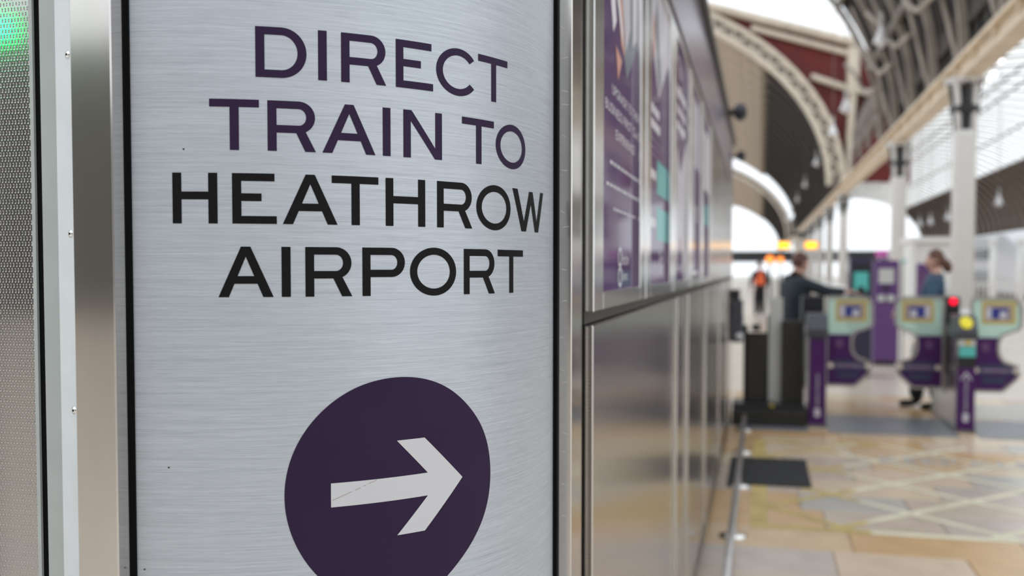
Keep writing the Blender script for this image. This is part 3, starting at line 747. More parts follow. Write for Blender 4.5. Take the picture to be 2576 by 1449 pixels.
# ---- posters on the side wall
PW, PZ0, PZ1 = 0.583, 1.457, 2.298
def poster(y0, label, design):
    t = thing('poster', label, 'poster', (WX, y0 + PW / 2, PZ0), group='framed posters along the kiosk wall')
    inv = Matrix.Translation((-WX, -(y0 + PW / 2), -PZ0))
    def add(mb, name, m, par=t):
        o = mb.build(name, m, par); o.data.transform(inv); return o
    a, b_ = y0 - .107, y0 + PW + .107
    # stainless frame: four bars round a recessed sheet
    xf = WX + .005
    for lo, hi in (((WX - .05, a, 1.424), (xf, y0, 2.32)), ((WX - .05, y0 + PW, 1.424), (xf, b_, 2.32)), ((WX - .05, y0, 1.424), (xf, y0 + PW, PZ0)), ((WX - .05, y0, PZ1), (xf, y0 + PW, 2.32))):
        add(MB().bbox(lo, hi, .0015), 'frame_bar', 'steel_bright')
    add(MB().box((WX - .03, y0, PZ0), (WX - .006, y0 + PW, PZ1)), 'sheet', 'poster_purple')
    def rect(u0, v0, u1, v1, m, name='print_block', k=1):
        add(MB().add([(WX - .006 + .0003 * k, y0 + u * PW, PZ0 + v * .841) for u, v in ((u0, v0), (u1, v0), (u1, v1), (u0, v1))], [(0, 1, 2, 3)]), name, m)
    def pg(pts_, m, name='picture', k=1):
        add(MB().add([(WX - .006 + .0003 * k, y0 + u * PW, PZ0 + v * .841) for u, v in pts_], [tuple(range(len(pts_)))]), name, m)
    def tx(s, u0, u1, v0, v1, m='poster_white', name='lettering', k=2):
        co, ext, fs = text_mesh(s)
        mb_ = MB().add([(WX - .006 + .0003 * k, y0 + (u0 + x / ext[0] * (u1 - u0)) * PW, PZ0 + (v0 + y_ / ext[1] * (v1 - v0)) * .841) for x, y_ in co], fs)
        me_ = bpy.data.meshes.new(name); me_.from_pydata(mb_.v, [], mb_.f); me_.transform(inv)
        obj(name, me_, m, t)
    design(rect, pg, tx)
    return t
def wall_uv(px, py, y0):
    p = on_x(px, py, WX - .005); return (p.y - y0) / PW, (p.z - PZ0) / .841
def logo(pg, tx, cu, cv, s, m='poster_white'):       # linked-rings mark with two lines of words
    for k in (0, 1):
        pts_ = []
        c = cv + (s * .52 if k == 0 else -s * .52)
        for i in range(25):
            a = 2 * PI * i / 24
            pts_.append((cu + .72 * s * 1.44 * math.cos(a), c + .55 * s * math.sin(a)))
        inn = [(cu + (p[0] - cu) * .66, c + (p[1] - c) * .66) for p in pts_]
        for i in range(24): pg([pts_[i], pts_[i + 1], inn[i + 1], inn[i]], m, 'logo_segment', 3)
    tx('Heathrow', cu + s * 1.35, cu + s * 5.2, cv + s * .12, cv + s * .78, m); tx('Express', cu + s * 1.35, cu + s * 4.3, cv - s * .85, cv - s * .2, m)
def words(rect, u0, u1, v0, v1, n, m='poster_white'):   # a line too soft to read: word-length bars of print
    rw = random.Random(int(u0 * 1e4) + n); ws = [rw.uniform(.6, 1.4) for _ in range(n)]; gap = .25
    k = (u1 - u0) / (sum(ws) + gap * (n - 1)); u = u0
    for w in ws:
        rect(u, v0 + (v1 - v0) * .12, u + w * k, v1 - (v1 - v0) * .12, m, 'word_bar', 2); u += (w + gap) * k
def d1(rect, pg, tx):
    yy = 1.837
    def pp(pts_, m, k=1): pg([wall_uv(x, y_, yy) for x, y_ in pts_], m, 'picture', k)
    u_, v_ = wall_uv(1578, 202, yy)
    pg([(.0, 1), (u_, v_), (1, v_ + (1 - u_) * .42), (1, 1)], 'poster_grey', 'picture', 1)
    pg([(.10, 1), (.24, 1), (.25, .93), (.13, .93)], 'poster_white', 'picture', 2)
    pg([(.28, 1), (.46, 1), (.46, .80), (.37, .73), (.29, .80)], 'poster_white', 'picture', 2)
    pg([(.50, 1), (.76, 1), (.78, .70), (.66, .62), (.52, .78)], 'poster_pale', 'picture', 2)
    pg([(.83, 1), (.98, 1), (.98, .70), (.86, .66)], 'poster_pale', 'picture', 2)
    pg([(.33, .84), (.44, .84), (.46, .76), (.56, .72), (.62, .60), (.52, .62), (.40, .74)], 'poster_skin', 'picture', 3)
    pg([(.16, .80), (.34, .74), (.40, .66), (.32, .62)], 'poster_white', 'picture', 3)
    pg([(.40, .72), (.56, .62), (.56, .66), (.44, .75)], 'poster_white', 'picture', 4)
    pg([(.38, .60), (.54, .58), (.44, .52)], 'poster_skin', 'picture', 3)
    def line(s, l, r_, yt, yb):
        u0, v1 = wall_uv(l, yt, yy); _, v0 = wall_uv(l, yb, yy); u1, _ = wall_uv(r_, yt, yy)
        if isinstance(s, int): words(rect, u0, u1, v0, v1, s, 'poster_pale')
        else: tx(s, u0, u1, v0, v1)
    line('UPGRADE TO THE', 1541, 1604, 209, 235); line('BUSINESS FIRST CLASS', 1524, 1612, 242, 269); line('EXPERIENCE', 1550, 1597, 325, 350)
    line(9, 1535, 1605, 399, 412); line(11, 1526, 1609, 453, 465); line(7, 1544, 1598, 521, 530)
    cu, cv = wall_uv(1560, 672, yy)
    logo(pg, tx, cu, cv, .048)
def d2(rect, pg, tx):
    pg([(0, 1), (0, .88), (.50, .64), (1, .82), (1, 1)], 'poster_pale', 'picture', 1)
    pg([(.22, .90), (.30, .86), (.30, .74), (.22, .77)], 'poster_skin', 'picture', 2)
    pg([(.3, .86), (.5, .66), (.62, .70), (.4, .98)], 'poster_grey', 'picture', 2)
    words(rect, .05, .52, .56, .60, 4); words(rect, .05, .56, .51, .55, 4)
    for k in range(3): rect(.06, .475 - k * .024, .80 - k * .1, .484 - k * .024, 'gate_violet')
    rect(.44, .31, .97, .425, 'poster_teal'); rect(.44, .15, .97, .265, 'poster_teal')
    words(rect, .05, .38, .345, .385, 3); words(rect, .06, .38, .185, .225, 3)
    logo(pg, tx, .58, .075, .036)
def d3(rect, pg, tx):
    pg([(0, .66), (0, .0), (.15, .0), (.5, .20), (.85, .0), (1, .0), (1, .66), (.5, .47)], 'poster_pale', 'picture', 1)
    words(rect, .10, .90, .78, .84, 4); words(rect, .12, .88, .71, .76, 4); words(rect, .16, .84, .64, .69, 3)
    pg([(.3, .96), (.5, .93), (.6, .88), (.45, .88)], 'poster_pale', 'picture', 1)
def d4(rect, pg, tx):
    rect(.05, .05, .45, .95, 'poster_pale'); rect(.52, .60, .92, .95, 'poster_pale'); rect(.62, .30, .80, .40, 'poster_pale'); rect(.1, .02, .9, .04, 'poster_white')
def d5(rect, pg, tx):
    rect(.0, .05, .3, .95, 'poster_pale'); rect(.40, .55, .95, .92, 'poster_white'); rect(.45, .33, .95, .46, 'poster_teal')
for y0, lb, ds in ((1.837, 'nearest purple poster, headed upgrade to the business first class experience', d1), (2.653, 'purple poster with two teal boxes, second along the kiosk', d2),
                   (3.469, 'purple poster with pale zigzag banner, third along the kiosk', d3), (4.285, 'fourth poster along the kiosk, mostly pale print on purple', d4),
                   (5.101, 'farthest poster along the kiosk, pale blocks on purple', d5)):
    poster(y0, lb, ds)

# ---- cctv cameras on the kiosk top edge
def cctv(p, label, s=1.0):
    t = thing('security_camera', label, 'camera', p, group='cameras on the kiosk edge')
    box('mount', (-.002, -.03 * s, -.03 * s), (.02 * s, .03 * s, .03 * s), 'column_dark', t, .004)
    MB().tube([(.0, 0, 0), (.035 * s, 0, .005 * s)], .018 * s, 8).build('arm', 'column_dark', t)
    MB().lathe([(.02 * s, -.08 * s), (.05 * s, -.07 * s), (.055 * s, 0), (.052 * s, .06 * s), (.03 * s, .08 * s)], n=14).build('housing', 'column_dark', t, True).matrix_local = Matrix.Translation((.08 * s, 0, 0)) @ Matrix.Rotation(PI / 2.2, 4, 'X')
    MB().lathe([(.045 * s, -.005 * s), (.05 * s, .012 * s), (.02 * s, .02 * s)], n=12).build('lens', 'train_dark', t, True).matrix_local = Matrix.Translation((.08 * s, -.083 * s, .01 * s)) @ Matrix.Rotation(PI / 2, 4, 'X')
cctv((-.256, 8.2, 2.745), 'black security camera jutting from the kiosk top edge')
cctv((-.27, 10.22, 2.62), 'smaller looking black camera at the far end of the kiosk', .8)
# control box and fittings at the far end of the kiosk
cb = thing('control_box', 'dark green grey control box on the far kiosk end', 'box', (-.20, 9.9, 1.0))
box('housing', (-.08, -.22, -.20), (.03, .22, .20), 'gate_grey', cb, .01)
box('hood', (-.08, -.18, .20), (.0, .18, .30), 'gate_dark', cb, .01)
box('green_label', (.03, -.10, -.12), (.035, .14, .05), 'box_green', cb)
MB().lathe([(.035, 0), (.03, .02)], n=12).build('button', 'vinyl_white', cb, True).matrix_local = Matrix.Translation((.0, -.22, -.14)) @ Matrix.Rotation(PI / 2, 4, 'X')

# ---- guard rail along the kiosk foot
gr = thing('guard_rail', 'grey tubular guard rail on round feet along the kiosk foot', 'rail', (-.14, 6.9, 0))
MB().tube([(0, -3.3, .115), (0, 2.68, .115)], .021, 12).build('rail_tube', 'gate_steel', gr, True)
for yy in (4.34, 5.66, 6.98, 8.30, 9.45):
    MB().lathe([(.078, 0), (.078, .010), (.03, .022), (.018, .03), (.018, .10)], (0, yy - 6.9, 0), 16).build('foot', 'steel_bright', gr, True)
# ---- rubber floor mat
fm = thing('floor_mat', 'black ribbed rubber mat lying beside the guard rail', 'mat', (.06, 7.56, 0))
box('mat_base', (-.28, -.51, 0), (.29, .51, .008), 'mat_rubber', fm, .003)
ribm = MB().box((-.006, -.50, .008), (.006, .50, .012)).mesh('mat_rib')
for k in range(22): obj('mat_rib', ribm, 'mat_rubber', fm, (-.265 + k * .0257, 0, 0))

# ================================================================== ticket gates
GY = 9.775
PADW = .455
PAD = [(0.03, .335), (.0, .38), (0, 1.17), (.02, 1.215), (.06, 1.235), (.82, 1.235), (.92, 1.215), (1.0, 1.14), (1.0, .97), (.95, .925), (.80, .90), (.64, .87), (.58, .82), (.57, .74), (.60, .68),
       (.68, .635), (.84, .61), (.93, .58), (.97, .53), (.96, .49), (.90, .45), (.66, .345), (.60, .335)]
def inset(poly, d):
    n = len(poly); res = []
    for i in range(n):
        p0, p1, p2 = Vector(poly[i - 1]), Vector(poly[i]), Vector(poly[(i + 1) % n])
        e1, e2 = (p1 - p0).normalized(), (p2 - p1).normalized()
        n1, n2 = Vector((e1.y, -e1.x)), Vector((e2.y, -e2.x))
        b_ = (n1 + n2); b_ = b_.normalized() if b_.length > 1e-6 else n1
        res.append(tuple(p1 + b_ * d / max(.5, b_.dot(n1))))
    return res
def paddle(t, hx, sgn, yy, sheet):
    """flag-shaped gate leaf hinged at x=hx, opening towards sgn"""
    out_ = [(u * PADW, v) for u, v in PAD]
    inn = inset(out_, .024)
    fn = lambda u, v, d: (hx + sgn * u, yy + d, v)
    p = MB(); n = len(out_)
    for d0, d1 in ((-.014, .014),):
        vs_ = [fn(*q_, d) for d in (d0, d1) for q_ in out_] + [fn(*q_, d) for d in (d0, d1) for q_ in inn]
        fs = []
        for i in range(n):
            j = (i + 1) % n
            fs += [(i, j, n + j, n + i), (2 * n + i, 2 * n + j, 3 * n + j, 3 * n + i), (i, j, 2 * n + j, 2 * n + i), (n + i, n + j, 3 * n + j, 3 * n + i)]
        p.add(vs_, fs)
    lf = p.build('paddle', 'gate_steel', t); tag(lf, label='flag shaped gate leaf with steel rim')
    zc = .855
    up = [q_ for q_ in inn if q_[1] > zc]; lo = [q_ for q_ in inn if q_[1] <= zc]
    k0 = [q_ for q_ in inn]
    # split inner outline at zc (two crossings)
    def clip(poly, keep):
        res = []
        for i in range(len(poly)):
            a, b_ = poly[i], poly[(i + 1) % len(poly)]
            ka, kb = keep(a[1]), keep(b_[1])
            if ka: res.append(a)
            if ka != kb:
                f = (zc - a[1]) / (b_[1] - a[1]); res.append((a[0] + (b_[0] - a[0]) * f, zc))
        return res
    MB().prism(clip(k0, lambda z: z > zc), fn, -.006, .006).build('glass', 'gate_glass', lf)
    MB().prism(clip(k0, lambda z: z <= zc), fn, -.008, .008).build('purple_panel', 'gate_purple', lf)
    def r(u0, v0, u1, v1, m, dep, name):
        MB().prism([(u0 * PADW, v0), (u1 * PADW, v0), (u1 * PADW, v1), (u0 * PADW, v1)], fn, -dep, -.006).build(name, m, lf)
    r(.22, .985, .86, 1.195, 'gate_yellow', .009, 'sign_border'); r(.26, 1.005, .82, 1.175, 'gate_tan', .0095, 'sign_field'); r(.30, 1.03, .72, 1.135, 'gate_blue', .010, 'blue_notice')
    r(.30, 1.03, .40, 1.135, 'poster_pale', .0105, 'pictogram'); r(.56, 1.035, .69, 1.10, 'poster_pale', .0105, 'pictogram')
    r(.17, .495, .93, .60, 'gate_navy', .0095, 'navy_band'); r(.22, .525, .76, .565, 'gate_violet', .0100, 'violet_band'); r(.25, .42, .70, .475, 'gate_navy', .0095, 'navy_band')
    MB().prism([(.30 * PADW + .035 * math.cos(a), .765 + .045 * math.sin(a)) for a in np.linspace(0, 2 * PI, 20, endpoint=False)], fn, -.0095, -.006).build('emblem', 'gate_violet', lf)
    for u in (.12, .88):
        MB().prism([(u * PADW + .026 * math.cos(a), .545 + .026 * math.sin(a)) for a in np.linspace(0, 2 * PI, 16, endpoint=False)], fn, -.016, -.006).build('bolt_cap', 'steel_bright', lf)
    s_ = 'Heathrow Express'
    co, ext, fs = text_mesh(s_)
    tw_ = .26
    me_ = bpy.data.meshes.new('lettering')
    u_0 = .24 * PADW
    me_.from_pydata([fn((u_0 + x / ext[0] * tw_) if sgn > 0 else (u_0 + tw_ - x / ext[0] * tw_), .533 + y_ / ext[1] * .024, -.0108) for x, y_ in co], [], fs)
    obj('lettering', me_, 'poster_pale', lf)
def gate(x, label, pads, dress):
    t = thing('ticket_gate', label, 'ticket gate', (x, GY, 0), group='ticket gates across the concourse')
    w = .082
    L = 1.35
    box('body', (-w, .02, .04), (w, L, .86), 'gate_steel', t, .008)
    box('kick_plate', (-w - .004, .0, 0), (w + .004, L + .01, .05), 'steel_dark', t)
    box('side_panel', (-w - .006, .35, .50), (-w, L - .1, .86), 'gate_dark', t); box('side_panel', (w, .35, .50), (w + .006, L - .1, .86), 'gate_dark', t)
    for k in range(3): box('side_rib', (-w - .012, .55 + k * .28, .30), (-w, .60 + k * .28, .86), 'steel_dark', t)
    box('top_deck', (-w - .01, .30, .86), (w + .01, L, .95), 'gate_grey', t, .01)
    # front end
    box('front_panel', (-w + .006, -.006, .03), (w - .006, .02, .70 if dress else .84), 'gate_purple', t)
    tx_h = .30
    co, ext, fs = text_mesh('Heathrow Express')
    me_ = bpy.data.meshes.new('lettering')
    me_.from_pydata([(.022 - y_ / ext[1] * .040, -.0075, .21 + x_ / ext[0] * tx_h) for x_, y_ in co], [], fs)
    obj('lettering', me_, 'poster_pale', t)
    for cz in (.165, .125):
        MB().prism([(.028 * math.cos(a), cz + .022 * math.sin(a)) for a in np.linspace(0, 2 * PI, 16, endpoint=False)], lambda u, v, d: (u, d, v), -.009, -.006).build('emblem', 'poster_pale', t)
    # sloping head with card reader
    hd = MB().prism([(-.02, .86), (-.02, .93), (.10, 1.065), (.30, 1.075), (.30, .86)], lambda u, v, d: (d, u, v), -w - .012, w + .012).build('head', 'gate_grey', t)
    if dress:
        rd = MB().prism([(.055 * math.cos(a), .055 * 1.25 * math.sin(a)) for a in np.linspace(0, 2 * PI, 24, endpoint=False)], lambda u, v, d: (u, v, d), 0, .012).build('card_reader', 'reader_yellow', t, False)
        rd.location = (0, .042, 1.004); rd.rotation_euler = (math.atan2(.135, .12), 0, 0)
        box('ticket_slot', (-w + .01, -.012, .80), (w - .01, .01, .855), 'panel_grey', t); box('slot_light', (-.012, -.014, .805), (.03, -.012, .85), 'gate_yellow', t)
        box('teal_notice', (-w + .02, -.012, .70), (w - .01, .01, .795), 'teal', t); box('black_band', (-w + .006, -.010, .60), (w - .006, .01, .70), 'gate_dark', t)
        MB().prism([(-.045, .50), (0, .565), (.045, .50), (.045, .48), (0, .54), (-.045, .48)], lambda u, v, d: (u, d, v), -.009, -.006).build('chevron', 'poster_pale', t)
    else:
        box('black_band', (-w + .006, -.010, .84), (w - .006, .01, .87), 'gate_dark', t)
    # rear tower with status light
    box('rear_tower', (-w - .03, L - .40, .86), (w + .03, L, 1.22), 'gate_dark', t, .012)
    if dress:
        MB().lathe([(.034, 0), (.034, .012), (.025, .02)], n=16).build('status_light', 'red_light', t, True).matrix_local = Matrix.Translation((.045, L - .40, 1.175)) @ Matrix.Rotation(PI / 2, 4, 'X')
        MB().lathe([(.03, 0), (.025, .015)], n=12).build('speaker_dot', 'panel_grey', t, True).matrix_local = Matrix.Translation((-.06, L - .40, .98)) @ Matrix.Rotation(PI / 2, 4, 'X')
    for sg, yy in pads: paddle(t, sg * (w + .015), sg, yy, 0)
    return t
gate(.522, 'ticket gate with dark purple front beside the man, one leaf to its right', [(1, .55)], False)
gate(1.818, 'ticket gate with round yellow reader and red light, leaves on both sides', [(-1, .55), (1, .38)], True)

# manual luggage gate at the kiosk end
mg = thing('manual_gate', 'dark brown metal swing gate standing between kiosk and purple gate', 'gate', (.075, 10.05, 0))
box('sill', (-.34, -.32, 0), (.35, .25, .16), 'brown_base', mg, .01)
box('sill_step', (-.34, -.22, .16), (.34, .20, .20), 'gate_dark', mg, .01)
box('post', (-.21, -.10, .20), (-.02, -.02, .88), 'brown_base', mg, .008)
box('post', (.12, -.12, .20), (.33, .02, 1.00), 'brown_base', mg, .008)
box('rail_post', (-.24, -.05, .20), (-.20, 0, .95), 'gate_dark', mg); box('rail_post', (-.02, -.06, .20), (.0, -.02, 1.05), 'brown_base', mg)
box('grey_leaf', (.0, -.03, .22), (.13, 0, 1.22), 'panel_grey', mg)
box('latch', (-.16, -.12, .9), (-.08, -.06, .96), 'gate_dark', mg)
MB().lathe([(.025, 0), (.02, .02)], n=12).build('warning_stud', 'gate_yellow', mg, True).matrix_local = Matrix.Translation((.03, -.24, .18))

# ================================================================== people
def skinned(chains, name):
    """chains: list of lists of (pos, radius or (rx, ry)); each chain its own island, evaluated to a mesh"""
    me = bpy.data.meshes.new(name); vs_, es, rs, roots = [], [], [], []
    for ch in chains:
        base = len(vs_); roots.append(base); idx = {}
        for i, item in enumerate(ch):
            p, r = item[0], item[1]
            par = item[2] if len(item) > 2 else (i - 1 if i else None)
            vs_.append(p); rs.append(r if isinstance(r, tuple) else (r, r))
            if par is not None: es.append((base + par, base + i))
    me.from_pydata(vs_, es, [])
    o = bpy.data.objects.new(name, me); C.objects.link(o)
    md = o.modifiers.new('skin', 'SKIN'); md.use_smooth_shade = True
    for i, sv in enumerate(me.skin_vertices[0].data):
        sv.radius = rs[i]; sv.use_root = i in roots
    o.modifiers.new('sub', 'SUBSURF').levels = 2
    bpy.context.view_layer.update()
    res = bpy.data.meshes.new_from_object(o.evaluated_get(bpy.context.evaluated_depsgraph_get()))
    bpy.data.objects.remove(o); bpy.data.meshes.remove(me)
    for p in res.polygons: p.use_smooth = True
    return res
def hand_chains(wrist, direction, up, side, curl=.5):
    """palm plus five separate fingers; direction = along the hand, side = towards the thumb"""
    w, d, u, s_ = Vector(wrist), Vector(direction).normalized(), Vector(up).normalized(), Vector(side).normalized()
    ch = [[(w, .024), (w + d * .045, (.034, .018)), (w + d * .085, (.036, .016))]]
    for k, (off, ln) in enumerate(((.028, .068), (.010, .078), (-.010, .072), (-.028, .056))):
        b_ = w + d * .075 + s_ * off
        m_ = b_ + d * ln * .5 - u * curl * .012; e = m_ + d * ln * .40 - u * curl * .030; f_ = e + d * ln * .15 - u * curl * .020
        ch.append([(b_, .0095), (m_, .009), (e, .0085), (f_, .0075)])
    b_ = w + d * .03 + s_ * .026
    ch.append([(b_, .012), (b_ + s_ * .028 + d * .024, .0105), (b_ + s_ * .036 + d * .055, .009)])
    return ch
def head_mesh(c, yaw, tilt=0.0, sc=1.0):
    bm = bmesh.new(); bmesh.ops.create_icosphere(bm, subdivisions=4, radius=1)
    for v in bm.verts:
        x, y_, z = v.co                              # face towards +y
        px_, py_, pz_ = x * .073, y_ * .092, z * .118
        if z < -.2:
            k = min(1, (-z - .2) / .8); px_ *= 1 - .30 * k; py_ = py_ * (1 - .25 * k) + .014 * k
        if y_ > .8 and abs(x) < .22 and -.42 < z < .12: py_ += .022 * (1 - abs(x) / .22) * (1 - abs(z + .22) / .34 if abs(z + .22) < .34 else 0)
        if y_ > .75 and abs(abs(x) - .38) < .18 and abs(z - .06) < .10: py_ -= .007
        if y_ > .7 and abs(x) < .34 and abs(z + .55) < .05: py_ -= .005
        if abs(x) > .93 and -.25 < z < .15: px_ *= 1.14; py_ -= .012
        v.co = (px_, py_, pz_)
    me = bpy.data.meshes.new('h'); bm.to_mesh(me); bm.free()
    me.transform(Matrix.Translation(c) @ Matrix.Rotation(yaw, 4, 'Z') @ Matrix.Rotation(tilt, 4, 'X') @ Matrix.Scale(sc, 4))
    for p in me.polygons: p.use_smooth = True
    return me
def hair_mesh(c, yaw, tilt=0.0, sc=1.0, tail=False):
    bm = bmesh.new(); bmesh.ops.create_icosphere(bm, subdivisions=4, radius=1)
    for v in bm.verts:
        x, y_, z = v.co
        cut = -.35 if y_ < .05 else -.35 + (y_ - .05) * 1.25
        zz = max(z, cut)
        n_ = 1 + .035 * math.sin(9 * x + 5 * y_) * math.cos(7 * z)
        v.co = (x * .083 * n_, y_ * .098 * n_ - .012, zz * .130 * n_ + .004)
    if tail:
        r = bmesh.ops.create_icosphere(bm, subdivisions=3, radius=1)
        for v in r['verts']:
            x, y_, z = v.co; v.co = (x * .035, y_ * .055 - .120, z * .075 - .050 + .02 * y_)
    me = bpy.data.meshes.new('hair'); bm.to_mesh(me); bm.free()
    me.transform(Matrix.Translation(c) @ Matrix.Rotation(yaw, 4, 'Z') @ Matrix.Rotation(tilt, 4, 'X') @ Matrix.Scale(sc, 4))
    for p in me.polygons: p.use_smooth = True
    return me
def join(meshes, name):
    bm = bmesh.new()
    for m_ in meshes: bm.from_mesh(m_)
    me = bpy.data.meshes.new(name); bm.to_mesh(me); bm.free()
    for p in me.polygons: p.use_smooth = True
    return me
def person(label, loc, rz, arms, jacket, hair, hem, tall=1.68, lean=0.0, head_turn=0.0, head_tilt=0.0, tail=False, collar=False, vest=None, stride=0.0, bulk=1.0):
    t = thing('person', label, 'person', loc, rz)
    k = tall / 1.70
    ly = lambda z: lean * max(0, z - .9)            # forward lean of the upper body (local +y is forward)
    P = lambda x, y_, z: (x * k, (y_ + ly(z)) * k, z * k)
    # body: pelvis-rooted continuous skin
    ch = [(P(0, 0, .93), (.135, .10)), (P(0, .01, 1.12), (.12, .09), 0), (P(0, .0, 1.32), (.145, .10), 1), (P(0, -.01, 1.43), (.085, .065), 2), (P(0, .005, 1.50), (.052, .052), 3), (P(0, .02, 1.57), (.05, .055), 4)]
    for sg in (-1, 1):
        n0 = len(ch)
        ch += [(P(sg * .085, 0, .86), (.10, .11), 0), (P(sg * .095, .015 + sg * stride * .6, .50), (.092, .098), n0), (P(sg * .10, -.015 + sg * stride, .12), (.084, .09), n0 + 1), (P(sg * .10, -.02 + sg * stride, .05), (.042, .05), n0 + 2), (P(sg * .105, .11 + sg * stride, .035), (.042, .032), n0 + 3), (P(sg * .11, .17 + sg * stride, .03), (.035, .025), n0 + 4)]
    slv = [(P(0, 0, hem), (.20, .125)), (P(0, 0, .95), (.182, .125), 0), (P(0, .01, 1.12), (.168, .122), 1), (P(0, .0, 1.30), (.180, .128), 2), (P(0, -.01, 1.41), (.12, .09), 3), (P(0, .0, 1.485 if collar else 1.45), (.078, .072), 4)]
    slv = [(it[0], (it[1][0] * bulk, it[1][1] * bulk * bulk), *it[2:]) for it in slv]
    hands = []
    for sg in (-1, 1):
        sh, el, wr_, hd_dir = arms[sg]
        n0 = len(ch); ch += [(P(sg * .17, 0, 1.385), .058, 2), (P(*el), .043, n0), (P(*wr_), .030, n0 + 1)]
        n1 = len(slv); slv += [(P(sg * .175, 0, 1.375), .080, 3), (P(*el), .066, n1), (P(*[a + (b_ - a) * .93 for a, b_ in zip(el, wr_)]), .050, n1 + 1)]
        d = Vector(hd_dir); upv = Vector((0, 0, 1)); sd = d.cross(upv).normalized() * -sg if d.cross(upv).length > .1 else Vector((-sg, 0, 0))
        hands += hand_chains(P(*wr_), d, upv, sd, .7)
    hc = Vector(P(0, .035, 1.60))
    bmesh_ = join([skinned([ch], 'b'), skinned(hands, 'hands'), head_mesh(hc, head_turn, head_tilt, k)], 'body')
    for m_ in ('skin', 'trouser_black'): bmesh_.materials.append(M[m_])
    for p in bmesh_.polygons: p.material_index = 1 if p.center.z < .95 * k and not any((Vector(h_[0][0]) - p.center).length < .22 for h_ in hands[::6]) else 0
    obj('body', bmesh_, None, t)
    obj('jacket', skinned([slv], 'jacket'), jacket, t)
    if vest: obj('vest', skinned([[(P(0, 0, .86), (.20, .14)), (P(0, .01, 1.12), (.185, .138)), (P(0, 0, 1.34), (.20, .145)), (P(0, -.01, 1.43), (.12, .10))]], 'vest'), vest, t)
    obj('hair', hair_mesh(hc, head_turn, head_tilt, k, tail), hair, t)
    eyes = MB()
    R_ = Matrix.Translation(hc) @ Matrix.Rotation(head_turn, 4, 'Z') @ Matrix.Rotation(head_tilt, 4, 'X')
    for sx in (-1, 1):
        c = R_ @ Vector((sx * .029 * k, .079 * k, .008 * k)); eyes.lathe([(.003, -.007), (.008, 0), (.003, .007)], c, 8)
    eyes.build('eyes', 'trouser_black', t, True)
    return t
# man in dark coat, turned away to the right, one arm out to the gate
mp = on_y(1996, 900, 11.55)
person('man with short auburn hair in a dark navy coat, reaching out to the gate', (mp.x, 11.55, 0), d2r(-62),
       {1: (0, (.24, .27, 1.27), (.24, .50, 1.28), (.1, 1, -.02)), -1: (0, (-.26, .06, 1.10), (-.20, .26, .98), (.2, 1, 0))},
       'coat_navy', 'hair_auburn', .70, tall=1.66, lean=.06, head_tilt=-.10, bulk=1.12)
# woman in blue jacket seen from her side, facing left
wp = on_y(2330, 900, 11.42)
person('woman with tied brown hair in a blue jacket standing behind the gate leaf', (wp.x, wp.y, 0), d2r(82),
       {1: (0, (.25, .02, 1.10), (.13, .24, 1.06), (-.6, 1, .1)), -1: (0, (-.25, .02, 1.10), (-.10, .24, 1.02), (.6, 1, .1))},
       'jacket_blue', 'hair_brown', .82, tall=1.68, lean=-.15, tail=True, collar=True, stride=.11, bulk=1.08)
hv = on_y(1910, 800, 33)
person('distant worker in an orange high visibility vest on the platform', (hv.x, 33, 0), d2r(20),
       {1: (0, (.27, .02, 1.12), (.24, .15, .90), (0, .6, -1)), -1: (0, (-.27, .02, 1.12), (-.24, .15, .90), (0, .6, -1))},
       'coat_navy', 'hair_brown', .86, tall=1.72, vest='hi_vis')

# ================================================================== machines and furniture beyond the gates
def tvm(px0, px1, pyt, yy, body, label, screen_m, hi_):
    a, b_ = on_y(px0, 700, yy).x, on_y(px1, 700, yy).x; zt = on_y(px0, pyt, yy).z
    w = (b_ - a) / 2
    t = thing('ticket_machine', label, 'ticket machine', ((a + b_) / 2, yy, 0), group='ticket machines beyond the gates')
    box('cabinet', (-w, 0, .05), (w, .55, zt), body, t, .02)
    box('plinth', (-w + .02, .02, 0), (w - .02, .53, .05), 'gate_dark', t)
    box('screen_bezel', (-w * .72, -.012, zt - .48), (w * .72, 0, zt - .10), 'gate_dark' if screen_m == 'teal' else body, t)
    box('screen', (-w * .60, -.018, zt - (.36 if hi_ else .46)), (w * .60, -.012, zt - (.13 if hi_ else .20)), screen_m, t)
    box('payment_slot', (-w * .30, -.02, zt - .46), (w * .30, 0, zt - .40), 'gate_dark', t)
    box('keypad', (-w * .65, -.02, zt - .64), (-w * .1, 0, zt - .54), 'panel_grey', t); box('ticket_tray', (w * .1, -.03, zt - .64), (w * .65, 0, zt - .54), 'panel_grey', t)
    return t
m1 = tvm(2197, 2262, 655, 16.5, 'machine_purple', 'purple ticket machine with pale grey screen, left of the second column', 'panel_grey', True)
m2 = tvm(2136, 2196, 648, 14.5, 'machine_dark', 'dark navy ticket machine with a teal screen', 'teal', False)
ps = thing('pink_sign', 'small pink sign on top of the purple ticket machine', 'sign', (m1.location.x - .06, 16.6, on_y(2200, 655, 16.5).z))
box('stand', (-.02, -.02, 0), (.02, .02, .05), 'gate_dark', ps); box('face', (-.09, -.02, .05), (.09, .02, .16), 'pink', ps, .005)
pb = on_y(2324, 700, 20)
pbs = thing('poster_stand', 'purple poster board standing in front of the woman', 'poster board', (pb.x, 20, 0))
box('board', (-.13, 0, .55), (.13, .05, 1.60), 'machine_purple', pbs, .01); box('foot', (-.16, -.15, 0), (.16, .2, .03), 'gate_dark', pbs); box('leg', (-.02, .01, .03), (.02, .04, .55), 'gate_dark', pbs)
box('printed_band', (-.11, -.004, 1.1), (.11, 0, 1.45), 'gate_violet', pbs)
wk = thing('white_booth', 'white information booth behind the woman', 'booth', (3.72, 24.0, 0))
